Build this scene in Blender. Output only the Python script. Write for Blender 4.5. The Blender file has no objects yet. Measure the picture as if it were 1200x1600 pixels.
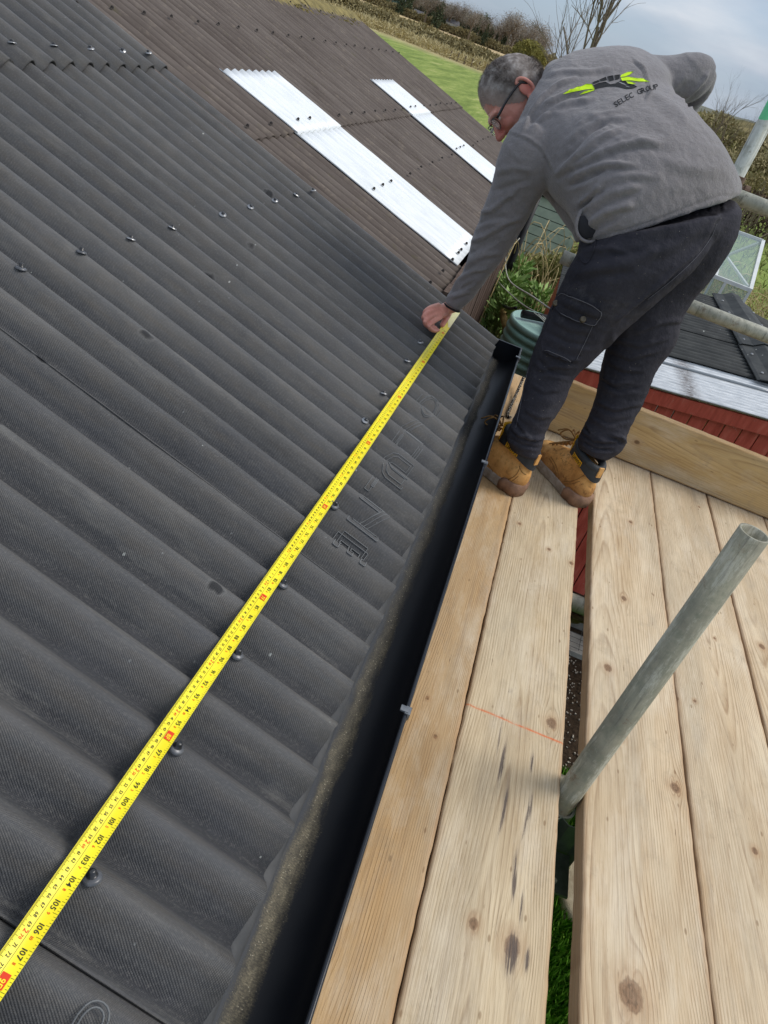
import bpy, bmesh, math, random
import numpy as np
from mathutils import Vector, Matrix
from mathutils.bvhtree import BVHTree
R = math.radians
rng = np.random.default_rng(7)
random.seed(7)
sc = bpy.context.scene
col = sc.collection

# ------------------------------------------------------------------ camera, sky, sun
ZC = 2.85
FPX = 1200.0
PITCH, ROLL, YAW = R(31.85), R(20.76), R(3.49)
FWD = np.array([-math.sin(YAW)*math.cos(PITCH), math.cos(YAW)*math.cos(PITCH), -math.sin(PITCH)])
_r = np.array([math.cos(YAW), math.sin(YAW), 0.0])
_d = np.cross(FWD, _r)
RGT = math.cos(ROLL)*_r - math.sin(ROLL)*_d
DWN = math.sin(ROLL)*_r + math.cos(ROLL)*_d
CAM = np.array([0, 0, ZC])
cd = bpy.data.cameras.new('camera'); cam = bpy.data.objects.new('camera', cd); col.objects.link(cam)
m = Matrix.Identity(4)
for i in range(3):
    m[i][0] = RGT[i]; m[i][1] = -DWN[i]; m[i][2] = -FWD[i]; m[i][3] = CAM[i]
cam.matrix_world = m
cd.sensor_fit = 'VERTICAL'; cd.sensor_height = 36.0; cd.sensor_width = 27.0
cd.lens = 36.0*FPX/1600.0
cd.clip_start = 0.02; cd.clip_end = 6000
sc.camera = cam

SUN_EL, SUN_AZ = R(50), R(68)      # azimuth measured from +Y towards +X
w = bpy.data.worlds.new('World'); sc.world = w; w.use_nodes = True
nt = w.node_tree; nt.nodes.clear()
wo = nt.nodes.new('ShaderNodeOutputWorld'); bg = nt.nodes.new('ShaderNodeBackground')
sky = nt.nodes.new('ShaderNodeTexSky'); sky.sky_type = 'NISHITA'; sky.sun_disc = False
sky.sun_elevation = SUN_EL; sky.sun_rotation = SUN_AZ; sky.air_density = 1.0; sky.dust_density = 1.5
tc = nt.nodes.new('ShaderNodeTexCoord'); mp = nt.nodes.new('ShaderNodeMapping')
mp.inputs['Scale'].default_value = (1.0, 1.0, 4.2); mp.inputs['Location'].default_value = (0.35, 0.1, 0.55)
nz = nt.nodes.new('ShaderNodeTexNoise'); nz.inputs['Scale'].default_value = 2.6; nz.inputs['Detail'].default_value = 7; nz.inputs['Roughness'].default_value = .52
cr = nt.nodes.new('ShaderNodeValToRGB'); cr.color_ramp.elements[0].position = .40; cr.color_ramp.elements[1].position = .60
nz2 = nt.nodes.new('ShaderNodeTexNoise'); nz2.inputs['Scale'].default_value = 5.0; nz2.inputs['Detail'].default_value = 6
cc = nt.nodes.new('ShaderNodeValToRGB')
cc.color_ramp.elements[0].position = .33; cc.color_ramp.elements[0].color = (2.7, 3.1, 3.75, 1)
cc.color_ramp.elements[1].position = .68; cc.color_ramp.elements[1].color = (5.6, 5.65, 5.8, 1)
gm = nt.nodes.new('ShaderNodeMix'); gm.data_type = 'RGBA'; gm.blend_type = 'MIX'
base = nt.nodes.new('ShaderNodeMix'); base.data_type = 'RGBA'; base.inputs['Factor'].default_value = .62
base.inputs['B'].default_value = (2.9, 3.6, 4.7, 1)
bg.inputs['Strength'].default_value = .112
L = nt.links.new
L(tc.outputs['Generated'], mp.inputs['Vector']); L(mp.outputs['Vector'], nz.inputs['Vector']); L(mp.outputs['Vector'], nz2.inputs['Vector'])
L(nz.outputs['Fac'], cr.inputs['Fac']); L(nz2.outputs['Fac'], cc.inputs['Fac'])
L(sky.outputs['Color'], base.inputs['A']); L(base.outputs['Result'], gm.inputs['A']); L(cc.outputs['Color'], gm.inputs['B']); L(cr.outputs['Color'], gm.inputs['Factor'])
sx = nt.nodes.new('ShaderNodeSeparateXYZ'); L(tc.outputs['Generated'], sx.inputs[0])
er = nt.nodes.new('ShaderNodeValToRGB'); er.color_ramp.elements[0].position = 0.0; er.color_ramp.elements[0].color = (.74, .78, .83, 1); er.color_ramp.elements[1].position = .75; er.color_ramp.elements[1].color = (1.12, 1.10, 1.07, 1)
em = nt.nodes.new('ShaderNodeMix'); em.data_type = 'RGBA'; em.blend_type = 'MULTIPLY'; em.inputs['Factor'].default_value = 1.0
L(sx.outputs[2], er.inputs['Fac']); L(gm.outputs['Result'], em.inputs['A']); L(er.outputs['Color'], em.inputs['B'])
L(em.outputs['Result'], bg.inputs['Color']); L(bg.outputs['Background'], wo.inputs['Surface'])

sl = bpy.data.lights.new('sun', 'SUN'); sl.energy = 1.5; sl.angle = R(28); sl.color = (1.0, .95, .88)
so = bpy.data.objects.new('sun', sl); col.objects.link(so)
sd = Vector((math.sin(SUN_AZ)*math.cos(SUN_EL), math.cos(SUN_AZ)*math.cos(SUN_EL), math.sin(SUN_EL)))
so.rotation_euler = sd.to_track_quat('Z', 'Y').to_euler(); so.location = (0, 0, 30)
sc.view_settings.view_transform = 'Standard'; sc.view_settings.look = 'None'
sc.view_settings.exposure = 0.55; sc.view_settings.gamma = 1; sc.view_settings.use_curve_mapping = False
sc.cycles.max_bounces = 6; sc.cycles.transparent_max_bounces = 8
try: sc.cycles.use_denoising = True
except Exception: pass

# ------------------------------------------------------------------ geometry helpers
def rayv(x, y): return FWD + ((x-600)/FPX)*RGT + ((y-800)/FPX)*DWN
def at(x, y, Y):                      # point seen at (x, y) lying in the vertical plane at distance Y
    d = rayv(x, y); return CAM + d*(Y/d[1])
def atz(x, y, z):                     # point seen at (x, y) at height z
    d = rayv(x, y); return CAM + d*((z-ZC)/d[2])
TH = R(17.46)
NR = np.array([math.sin(TH), 0, math.cos(TH)]); SR = np.array([math.cos(TH), 0, -math.sin(TH)])
HR = .8185                            # camera to the plane of the sheet crests
def onroof(x, y, up=0.0):
    d = rayv(x, y); return CAM + d*((-HR+up)/(NR@d))
def rp(s, Y, up=0.0):                 # roof coordinates: s down the slope, Y along the eave
    return CAM + SR*s + np.array([0, Y, 0]) + NR*(-HR+up)
def px(P):
    P = np.asarray(P, float)-CAM; z = P@FWD
    return np.stack([600+FPX*(P@RGT)/z, 800+FPX*(P@DWN)/z], -1), z
ZB = ZC-1.10                          # top of the scaffold boards

def srgb(r, g, b):
    f = lambda c: c/12.92 if c <= .04045 else ((c+.055)/1.055)**2.4
    return (f(r/255), f(g/255), f(b/255), 1)

def vnoise(p, seed=0):                # value noise on an (n, 3) array
    p = np.asarray(p, float); i = np.floor(p).astype(np.int64); f = p-i; f = f*f*(3-2*f)
    def h(a, b, c):
        n = (a*73856093) ^ (b*19349663) ^ (c*83492791) ^ (seed*2654435761 & 0x7fffffff)
        n = (n ^ (n >> 13))*1274126177 & 0x7fffffff
        return ((n ^ (n >> 16)) & 0xffff)/65535.0
    r = 0
    for dx in (0, 1):
        for dy in (0, 1):
            for dz in (0, 1):
                wt = (f[:, 0] if dx else 1-f[:, 0])*(f[:, 1] if dy else 1-f[:, 1])*(f[:, 2] if dz else 1-f[:, 2])
                r = r+wt*h(i[:, 0]+dx, i[:, 1]+dy, i[:, 2]+dz)
    return r*2-1
def fbm(p, seed=0, o=3):
    p = np.asarray(p, float); r = 0; a = 1; t = 0
    for k in range(o): r = r+a*vnoise(p*2**k, seed+k); t += a; a *= .5
    return r/t

def mesh(name, V, F, smooth=False):
    me = bpy.data.meshes.new(name)
    me.from_pydata([tuple(map(float, v)) for v in V], [], [tuple(map(int, f)) for f in F]); me.update()
    if smooth: me.polygons.foreach_set('use_smooth', [True]*len(me.polygons))
    return me
def link(name, me, mat=None, parent=None, loc=None, **tags):
    o = bpy.data.objects.new(name, me); col.objects.link(o)
    if mat is not None and me is not None:
        if len(me.materials) == 0: me.materials.append(mat)
    if loc is not None: o.location = tuple(map(float, loc))
    if parent is not None:
        o.parent = parent
    for k, v in tags.items(): o[k] = v
    return o
def world_mesh(name, V, F, mat, parent=None, smooth=False, **tags):
    """mesh given in world coordinates; stored relative to its parent (parents are only translated)"""
    V = np.asarray(V, float)
    off = np.array(parent_loc(parent)) if parent is not None else np.zeros(3)
    return link(name, mesh(name, V-off, F, smooth), mat, parent, **tags)
def parent_loc(p):
    v = Vector((0, 0, 0))
    while p is not None: v += p.location; p = p.parent
    return v
def thing(name, label, cat, loc=(0, 0, 0), group=None):
    o = bpy.data.objects.new(name, None); col.objects.link(o); o.location = tuple(map(float, loc)); o.empty_display_size = .1
    o['label'] = label; o['category'] = cat
    if group: o['group'] = group
    return o
def tag(o, label, cat, group=None):
    o['label'] = label; o['category'] = cat
    if group: o['group'] = group
    return o
def uvset(me, arr, name='sheetpos'):        # per-vertex 2d coordinates stored as a point attribute
    a = me.attributes.new(name, 'FLOAT_VECTOR', 'POINT'); v = np.zeros((len(me.vertices), 3)); v[:, :arr.shape[1]] = arr
    a.data.foreach_set('vector', v.ravel())
def fattr(me, name, arr):
    a = me.attributes.new(name, 'FLOAT', 'POINT'); a.data.foreach_set('value', np.asarray(arr, float).ravel())

def box(c, sx, sy, sz, ax=None):      # centre, sizes, optional 3x3 axes rows
    c = np.asarray(c, float); A = np.eye(3) if ax is None else np.asarray(ax, float)
    V = [c+A[0]*sx/2*i+A[1]*sy/2*j+A[2]*sz/2*k for i in (-1, 1) for j in (-1, 1) for k in (-1, 1)]
    F = [(0, 1, 3, 2), (4, 6, 7, 5), (0, 4, 5, 1), (2, 3, 7, 6), (0, 2, 6, 4), (1, 5, 7, 3)]
    return V, F
def bbox(x0, x1, y0, y1, z0, z1): return box(((x0+x1)/2, (y0+y1)/2, (z0+z1)/2), x1-x0, y1-y0, z1-z0)
def join(parts):
    V = []; F = []
    for v, f in parts:
        n = len(V); V.extend(v); F.extend([tuple(i+n for i in q) for q in f])
    return V, F
def frame(t, up=(0, 0, 1)):
    t = t/np.linalg.norm(t); u = np.cross(t, up)
    if np.linalg.norm(u) < 1e-3: u = np.cross(t, (1, 0, 0))
    u /= np.linalg.norm(u); return u, np.cross(t, u)
def tube(P, r, n=8, cap=True):
    P = np.asarray(P, float); r = np.broadcast_to(r, (len(P),)); V = []; F = []
    u0 = None
    for i in range(len(P)):
        t = P[min(i+1, len(P)-1)]-P[max(i-1, 0)]
        t = t/(np.linalg.norm(t)+1e-12)
        if u0 is None: u, v = frame(t)
        else:
            u = u0-t*(u0@t); u /= np.linalg.norm(u)+1e-12; v = np.cross(t, u)
        u0 = u
        for k in range(n):
            a = 2*math.pi*k/n; V.append(P[i]+r[i]*(math.cos(a)*u+math.sin(a)*v))
    for i in range(len(P)-1):
        for k in range(n): F.append((i*n+k, i*n+(k+1) % n, (i+1)*n+(k+1) % n, (i+1)*n+k))
    if cap: F.append(tuple(range(n))[::-1]); F.append(tuple((len(P)-1)*n+k for k in range(n)))
    return V, F
def pipe(a, b, r=.02415, n=28, wall=.004):     # open hollow tube with visible wall
    a = np.asarray(a, float); b = np.asarray(b, float); u, v = frame(b-a); V = []; F = []
    for P, rr in ((a, r), (b, r), (b, r-wall), (a, r-wall)):
        for k in range(n):
            t = 2*math.pi*k/n; V.append(P+rr*(math.cos(t)*u+math.sin(t)*v))
    for j in range(4):
        for k in range(n): F.append((j*n+k, j*n+(k+1) % n, ((j+1) % 4)*n+(k+1) % n, ((j+1) % 4)*n+k))
    return V, F
def smooth_path(P, n=8):
    P = np.asarray(P, float); Q = np.vstack([2*P[0]-P[1], P, 2*P[-1]-P[-2]]); out = []
    for i in range(1, len(Q)-2):
        for k in range(n):
            t = k/n; out.append(.5*((2*Q[i])+(-Q[i-1]+Q[i+1])*t+(2*Q[i-1]-5*Q[i]+4*Q[i+1]-Q[i+2])*t*t+(-Q[i-1]+3*Q[i]-3*Q[i+1]+Q[i+2])*t**3))
    out.append(P[-1]); return np.array(out)
def lathe(prof, c, n=32):             # prof: (r, z)
    V = []; F = []
    for r_, z in prof:
        for k in range(n):
            a = 2*math.pi*k/n; V.append((c[0]+r_*math.cos(a), c[1]+r_*math.sin(a), c[2]+z))
    for i in range(len(prof)-1):
        for k in range(n): F.append((i*n+k, i*n+(k+1) % n, (i+1)*n+(k+1) % n, (i+1)*n+k))
    return V, F

# ------------------------------------------------------------------ material helper
class NT:
    def __init__(s, name, rough=.7, metal=0.0, spec=.3):
        s.m = bpy.data.materials.new(name); s.m.use_nodes = True; s.t = s.m.node_tree
        s.b = s.t.nodes['Principled BSDF']; s.b.inputs['Roughness'].default_value = rough
        s.b.inputs['Metallic'].default_value = metal; s.b.inputs['Specular IOR Level'].default_value = spec
    def n(s, t, **k):
        o = s.t.nodes.new('ShaderNode'+t)
        for a, b in k.items(): setattr(o, a, b)
        return o
    def set(s, sock, v):
        if isinstance(v, bpy.types.NodeSocket): s.t.links.new(v, sock)
        else: sock.default_value = v
    def obj(s): return s.n('TexCoord').outputs['Object']
    def geo(s): return s.n('NewGeometry').outputs['Position']
    def attr(s, name, vec=False):
        a = s.n('Attribute'); a.attribute_name = name; return a.outputs['Vector' if vec else 'Fac']
    def map(s, v, sc_=(1, 1, 1), loc=(0, 0, 0), rot=(0, 0, 0)):
        o = s.n('Mapping'); s.set(o.inputs['Vector'], v); o.inputs['Scale'].default_value = sc_; o.inputs['Location'].default_value = loc; o.inputs['Rotation'].default_value = rot
        return o.outputs['Vector']
    def noise(s, v, scale=5, detail=4, rough=.5, dist=0):
        o = s.n('TexNoise'); s.set(o.inputs['Vector'], v); o.inputs['Scale'].default_value = scale; o.inputs['Detail'].default_value = detail
        o.inputs['Roughness'].default_value = rough; o.inputs['Distortion'].default_value = dist; return o.outputs['Fac']
    def voro(s, v, scale=5, feature='F1', rnd=1.0):
        o = s.n('TexVoronoi', feature=feature); s.set(o.inputs['Vector'], v); o.inputs['Scale'].default_value = scale; o.inputs['Randomness'].default_value = rnd; return o
    def ramp(s, f, stops, interp='LINEAR'):
        o = s.n('ValToRGB'); s.set(o.inputs['Fac'], f); e = o.color_ramp; e.interpolation = interp
        while len(e.elements) < len(stops): e.elements.new(.5)
        for k, (p, c) in enumerate(stops):
            e.elements[k].position = p; e.elements[k].color = c if not isinstance(c, (int, float)) else (c, c, c, 1)
        return o.outputs['Color']
    def mix(s, f, a, b, blend='MIX'):
        o = s.n('Mix', data_type='RGBA', blend_type=blend); s.set(o.inputs['Factor'], f); s.set(o.inputs[6], a); s.set(o.inputs[7], b); return o.outputs[2]
    def math(s, op, a, b=0.0, c=None):
        o = s.n('Math', operation=op); s.set(o.inputs[0], a); s.set(o.inputs[1], b)
        if c is not None: s.set(o.inputs[2], c)
        return o.outputs[0]
    def sep(s, v):
        o = s.n('SeparateXYZ'); s.set(o.inputs[0], v); return o.outputs
    def comb(s, x, y, z):
        o = s.n('CombineXYZ'); s.set(o.inputs[0], x); s.set(o.inputs[1], y); s.set(o.inputs[2], z); return o.outputs[0]
    def color(s, c): s.set(s.b.inputs['Base Color'], c); return s
    def rough(s, c): s.set(s.b.inputs['Roughness'], c); return s
    def bump(s, h, dist=.001, strength=1.0):
        o = s.n('Bump'); s.set(o.inputs['Height'], h); o.inputs['Distance'].default_value = dist; o.inputs['Strength'].default_value = strength
        if s.b.inputs['Normal'].is_linked: s.t.links.new(s.b.inputs['Normal'].links[0].from_socket, o.inputs['Normal'])
        s.t.links.new(o.outputs['Normal'], s.b.inputs['Normal']); return s

def plain(name, c1, c2, scale=8, rough=.7, metal=0, bump=0.0, detail=5, spec=.3, bs=None):
    t = NT(name, rough, metal, spec); o = t.obj(); n = t.noise(o, scale, detail, .6)
    t.color(t.ramp(n, [(.3, c1), (.7, c2)]))
    if bump: t.bump(t.noise(o, bs or scale*6, 4), bump)
    return t.m

# black bitumen corrugated sheet: woven print, dust, drips, painted groove shade
def mat_bitumen():
    t = NT('black_bitumen_sheet', .6, 0, .35); u = t.attr('sheetpos', True); x, y, z = t.sep(u)
    big = t.noise(t.map(u, (1.2, 3.2, 1)), 2.2, 6, .65)
    c = t.ramp(big, [(.3, srgb(78, 80, 83)), (.5, srgb(93, 94, 95)), (.72, srgb(108, 107, 105))])
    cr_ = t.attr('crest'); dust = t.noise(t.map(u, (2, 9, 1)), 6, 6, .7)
    c = t.mix(t.ramp(t.math('ADD', cr_, t.math('MULTIPLY', dust, .35)), [(.15, .9), (.62, 0.0)]), c, srgb(42, 44, 49))  # shade of the troughs put into the colour, darker away from the crests
    f = t.math('MULTIPLY', t.ramp(cr_, [(.3, .0), (.6, 1.0), (.93, .7), (1.0, .2)]), t.ramp(dust, [(.35, 0.1), (.65, .75)]))
    c = t.mix(f, c, srgb(106, 100, 92))
    k = 2*math.pi/.0030
    wv = t.math('MULTIPLY', t.math('SINE', t.math('MULTIPLY', t.math('ADD', x, t.math('MULTIPLY', y, .35)), k)), t.math('SINE', t.math('MULTIPLY', t.math('SUBTRACT', y, t.math('MULTIPLY', x, .35)), k)))
    patch = t.ramp(t.noise(u, 3.4, 4), [(.38, .12), (.62, 1.0)])
    wf = t.math('MULTIPLY', t.ramp(wv, [(.35, 0.0), (.65, 1.0)]), patch)
    c = t.mix(t.math('MULTIPLY', wf, .33), c, srgb(34, 35, 38))
    c = t.mix(t.ramp(t.noise(t.map(u, (.7, 16, 1), (3, 5, 0)), 1.6, 6, .7), [(.48, 0.0), (.7, .38)]), c, srgb(50, 51, 54))
    c = t.mix(t.ramp(t.noise(t.map(u, (.9, 1.6, 1), (1, 5, 0)), 1.1, 5, .6), [(.42, .28), (.62, 0.0)]), c, srgb(46, 47, 51))
    c = t.mix(t.ramp(t.noise(t.map(u, (1.4, 9, 1), (8, 2, 0)), 2.2, 6, .75), [(.56, 0.0), (.72, .45)]), c, srgb(132, 130, 124))
    c = t.mix(t.math('MULTIPLY', t.ramp(t.noise(u, 260, 3, .8), [(.5, 0.0), (.7, 1.0)]), .30), c, srgb(132, 130, 126))
    for sc_, th_, am, cc_, off in ((11, .022, .8, (166, 170, 166), 0), (24, .04, .5, (140, 142, 140), 5), (6.5, .017, .9, (186, 186, 180), 9)):
        v = t.voro(t.map(u, (1, 1, 1), (off, off, 0)), sc_); sp = t.math('LESS_THAN', v.outputs['Distance'], th_)
        c = t.mix(t.math('MULTIPLY', sp, am), c, srgb(*cc_))
    v2 = t.voro(t.map(u, (.55, 1, 1), (3, 2, 0)), 6.5); dd = t.math('ADD', v2.outputs['Distance'], t.math('MULTIPLY', t.noise(u, 60, 2), .07))
    c = t.mix(t.ramp(dd, [(.075, .85), (.095, 0.0)]), c, srgb(28, 29, 32))
    c = t.mix(t.ramp(dd, [(.09, 0.0), (.10, .3), (.115, 0.0)]), c, srgb(120, 120, 118))
    scf = t.noise(t.map(u, (4, 30, 1)), 9, 6, .75); c = t.mix(t.ramp(scf, [(.62, 0.0), (.76, .4)]), c, srgb(128, 130, 130))
    blu = t.noise(t.map(u, (1.5, 5, 1), (7, 3, 0)), 3, 5, .7); c = t.mix(t.ramp(blu, [(.5, 0.0), (.7, .2)]), c, srgb(78, 82, 92))
    t.color(c); t.rough(t.ramp(t.noise(u, 30, 4), [(.3, .42), (.7, .72)]))
    t.bump(wv, .0004, .9); t.bump(t.noise(u, 60, 5), .0009); t.bump(t.noise(u, 9, 4), .003)
    return t.m
def mat_brown():
    t = NT('weathered_brown_sheet', .9, 0, .1); u = t.attr('sheetpos', True)
    c = t.ramp(t.noise(t.map(u, (.8, 4, 1)), 3, 6, .65), [(.3, srgb(86, 78, 73)), (.5, srgb(101, 93, 88)), (.75, srgb(118, 110, 104))])
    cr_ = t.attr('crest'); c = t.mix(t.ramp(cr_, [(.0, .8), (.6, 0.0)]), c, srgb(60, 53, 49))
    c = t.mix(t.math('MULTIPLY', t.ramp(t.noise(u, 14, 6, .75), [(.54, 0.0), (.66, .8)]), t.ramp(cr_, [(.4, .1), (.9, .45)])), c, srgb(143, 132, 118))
    c = t.mix(t.ramp(t.noise(t.map(u, (1, 3, 1)), 9, 5, .7), [(.6, 0.0), (.7, .5)]), c, srgb(96, 92, 66))
    t.color(c); t.bump(t.noise(u, 110, 4), .0015)
    return t.m
def mat_white_sheet():
    t = NT('milky_plastic_sheet', .35, 0, .5); u = t.attr('sheetpos', True)
    c = t.ramp(t.noise(t.map(u, (2, 12, 1)), 4, 5), [(.3, srgb(226, 231, 233)), (.7, srgb(246, 249, 250))])
    c = t.mix(t.ramp(t.attr('crest'), [(.0, .5), (.45, 0.0)]), c, srgb(178, 192, 200))
    t.color(c); t.b.inputs['Subsurface Weight'].default_value = .0
    return t.m
def mat_clear_sheet():
    t = NT('cloudy_clear_sheet', .25, 0, .6); u = t.attr('sheetpos', True)
    c = t.ramp(t.noise(t.map(u, (3, 22, 1)), 4, 6, .65), [(.3, srgb(176, 182, 187)), (.5, srgb(208, 212, 215)), (.72, srgb(238, 241, 242))])
    x, y, z = t.sep(u)
    d = t.math('ABSOLUTE', t.math('ADD', t.math('SUBTRACT', x, 1.09), t.math('MULTIPLY', t.noise(u, 25, 5), .05)))
    c = t.mix(t.ramp(t.attr('crest'), [(.0, .85), (.55, 0.0)]), c, srgb(112, 120, 126))
    st = t.math('MULTIPLY', t.ramp(d, [(.0, .9), (.075, 0.0)]), t.ramp(t.noise(t.map(u, (8, 60, 1)), 5, 4, .7), [(.38, 0.1), (.55, 1.0)]))
    c = t.mix(st, c, srgb(88, 74, 66)); t.color(c); t.bump(t.noise(u, 60, 3), .0006)
    return t.m

def mat_wood(name, light, mid, dark, knot, orange=False, stain=(70, 58, 50)):
    t = NT(name, .82, 0, .18); u = t.attr('sheetpos', True); g = t.attr('grain'); kd = t.attr('knot')
    fib = t.noise(t.map(u, (420, 9, 1)), 1, 5, .65)
    blot = t.noise(t.map(u, (9, 1.6, 1)), 1.4, 5, .6)
    c = t.ramp(blot, [(.3, mid), (.62, light)])
    ph = t.math('ADD', t.math('MULTIPLY', g, 1.0), t.math('MULTIPLY', t.noise(t.map(u, (40, 4, 1)), 1, 3), .55))
    r1 = t.math('FRACT', ph)
    ring = t.ramp(r1, [(.0, 0.0), (.35, .08), (.7, .45), (.86, 1.0), (.95, .5), (1.0, 0.0)])
    pat = t.ramp(t.noise(t.map(u, (22, 3.0, 1), (4, 4, 0)), 1, 5, .65), [(.36, .08), (.62, .85)])
    rf = t.math('MULTIPLY', t.sep(ring)[0], t.sep(pat)[0])
    c = t.mix(t.math('MULTIPLY', rf, .78), c, dark)
    c = t.mix(t.ramp(t.noise(t.map(u, (7, 1.1, 1), (2, 7, 0)), 1, 6, .65), [(.42, 0.0), (.68, .55)]), c, srgb(172, 160, 138))
    c = t.mix(t.ramp(t.noise(t.map(u, (11, 3, 1), (5, 2, 0)), 1, 6, .7), [(.5, 0.0), (.72, .5)]), c, srgb(226, 214, 192))
    c = t.mix(t.ramp(fib, [(.3, .42), (.52, 0.0)]), c, dark)
    c = t.mix(t.ramp(fib, [(.55, 0.0), (.75, .38)]), c, light)
    gr = t.noise(t.map(u, (14, 5, 1), (9, 1, 0)), 1, 6, .7)
    c = t.mix(t.ramp(gr, [(.55, 0.0), (.75, .35)]), c, srgb(150, 140, 128))
    # dents and scuffs
    v = t.voro(t.map(u, (30, 11, 1)), 1.0); c = t.mix(t.ramp(v.outputs['Distance'], [(.05, .55), (.085, 0.0)]), c, srgb(120, 92, 62))
    # knots
    kn = t.math('ADD', kd, t.math('MULTIPLY', t.math('SUBTRACT', t.noise(t.map(u, (70, 34, 1)), 1, 5, .7), .5), 1.3))
    halo = t.ramp(t.math('MULTIPLY', kn, .25), [(.2, .75), (.33, .42), (.75, 0.0)])
    c = t.mix(t.math('MULTIPLY', t.sep(halo)[0], t.sep(t.ramp(t.noise(t.map(u, (50, 20, 1)), 1, 4, .7), [(.3, .4), (.6, 1.0)]))[0]), c, srgb(164, 126, 90))
    kr = t.math('ADD', t.math('MULTIPLY', t.math('SINE', t.math('MULTIPLY', kn, 13.0)), .5), .5)
    kc = t.mix(kr, knot, srgb(104, 80, 62)); kc = t.mix(t.ramp(t.noise(t.map(u, (200, 90, 1)), 1, 4, .8), [(.5, 0.0), (.62, .8)]), kc, srgb(66, 52, 44))
    c = t.mix(t.ramp(t.math('MULTIPLY', kn, .5), [(.36, .72), (.52, .5), (.62, 0.0)]), c, kc)
    # grey boot dirt and long weather streaks
    c = t.mix(t.ramp(t.noise(t.map(u, (34, .9, 1), (6, 6, 0)), 1, 6, .7), [(.55, 0.0), (.72, .42)]), c, srgb(134, 116, 98))
    c = t.mix(t.ramp(t.noise(t.map(u, (5, 4, 1), (3, 9, 0)), 1.6, 7, .75), [(.56, 0.0), (.70, .38)]), c, srgb(146, 132, 112))
    c = t.mix(t.ramp(t.noise(t.map(u, (230, 16, 1), (1, 9, 0)), 1, 3, .6), [(.68, 0.0), (.73, .7)]), c, srgb(104, 80, 60))
    # dark cracks
    s_ = t.math('MULTIPLY', t.attr('stain'), t.ramp(t.noise(t.map(u, (260, 11, 1)), 1, 6, .75), [(.40, .15), (.56, 1.25)]))
    c = t.mix(t.ramp(s_, [(.34, 0.0), (.55, .55), (.8, .9)]), c, srgb(*stain))
    c = t.mix(t.ramp(t.attr('stain'), [(.05, 0.0), (.7, .30)]), c, srgb(150, 138, 130))
    if orange:
        o_ = t.math('MULTIPLY', t.ramp(t.math('ABSOLUTE', t.attr('mark')), [(.0015, 1.0), (.0042, 0.0)]), t.ramp(t.noise(t.map(u, (40, 140, 1)), 1.0, 4, .8), [(.38, 0.0), (.52, .85)]))
        c = t.mix(o_, c, srgb(214, 96, 32))
    e = t.attr('edge'); c = t.mix(t.ramp(t.math('ADD', e, t.math('MULTIPLY', t.noise(t.map(u, (60, 12, 1)), 1, 3), .012)), [(.005, .45), (.016, 0.0)]), c, srgb(166, 124, 86))
    t.color(c)
    h = t.math('SUBTRACT', t.math('MULTIPLY', fib, .6), t.math('ADD', t.math('MULTIPLY', rf, .5), t.math('MULTIPLY', s_, .8)))
    t.bump(h, .0012, .9)
    return t.m
M = {}
M['bitumen'] = mat_bitumen(); M['brown'] = mat_brown(); M['white_sheet'] = mat_white_sheet(); M['clear'] = mat_clear_sheet()
M['wood_pale'] = mat_wood('pale_weathered_board', srgb(218, 200, 168), srgb(192, 170, 136), srgb(128, 98, 68), srgb(128, 102, 80), True)
M['wood_pale2'] = mat_wood('pale_board', srgb(222, 203, 172), srgb(198, 174, 140), srgb(136, 102, 70), srgb(132, 104, 82))
M['wood_tan'] = mat_wood('tan_board', srgb(203, 171, 127), srgb(185, 150, 106), srgb(146, 110, 72), srgb(140, 104, 70))
M['wood_yellow'] = mat_wood('yellowish_board', srgb(208, 180, 131), srgb(190, 160, 110), srgb(150, 118, 74), srgb(110, 84, 56))

def mat_galv(name, green=False, a=(128, 134, 130), b=(172, 176, 170)):
    t = NT(name, .6, .05, .35); o = t.geo()
    n = t.noise(o, 9, 6, .65); c = t.ramp(n, [(.3, srgb(*a)), (.7, srgb(*b))])
    c = t.mix(t.ramp(t.noise(o, 34, 5, .7), [(.5, 0.0), (.68, .55)]), c, srgb(112, 116, 96))
    c = t.mix(t.ramp(t.noise(o, 150, 3, .6), [(.62, 0.0), (.72, .22)]), c, srgb(186, 188, 178))
    c = t.mix(t.ramp(t.noise(t.map(o, (1, 1, .12)), 60, 5, .7), [(.45, 0.0), (.65, .4)]), c, srgb(100, 104, 92))
    c = t.mix(t.ramp(t.noise(t.map(o, (1, 1, .25)), 45, 4, .8), [(.63, 0.0), (.7, .5)]), c, srgb(80, 80, 76))
    c = t.mix(t.ramp(t.noise(t.map(o, (5, 5, 1.2)), 4, 7, .8), [(.50, 0.0), (.60, .75)]), c, srgb(184, 182, 166))
    c = t.mix(t.ramp(t.noise(t.map(o, (70, 70, 4), (3, 0, 0)), 1, 6, .75), [(.55, 0.0), (.66, .6)]), c, srgb(84, 82, 74))
    c = t.mix(t.ramp(t.noise(t.map(o, (1, 1, 1), (5, 5, 5)), 22, 6, .8), [(.58, 0.0), (.66, .6)]), c, srgb(116, 92, 66))
    if green:
        z = t.sep(o)[2]; f = t.ramp(t.math('ADD', z, t.math('MULTIPLY', t.noise(o, 12, 4), .06)), [(0, 0), (1, 1)])
        zz = t.math('ADD', z, t.math('MULTIPLY', t.noise(o, 14, 4), .05))
        f = t.math('MULTIPLY', t.math('GREATER_THAN', zz, 2.942), t.math('LESS_THAN', zz, 3.06))
        c = t.mix(t.math('MULTIPLY', f, .88), c, srgb(74, 196, 130))
    t.color(c); t.rough(t.ramp(n, [(.3, .38), (.7, .6)])); t.bump(t.noise(o, 120, 4), .0005)
    return t.m
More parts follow.
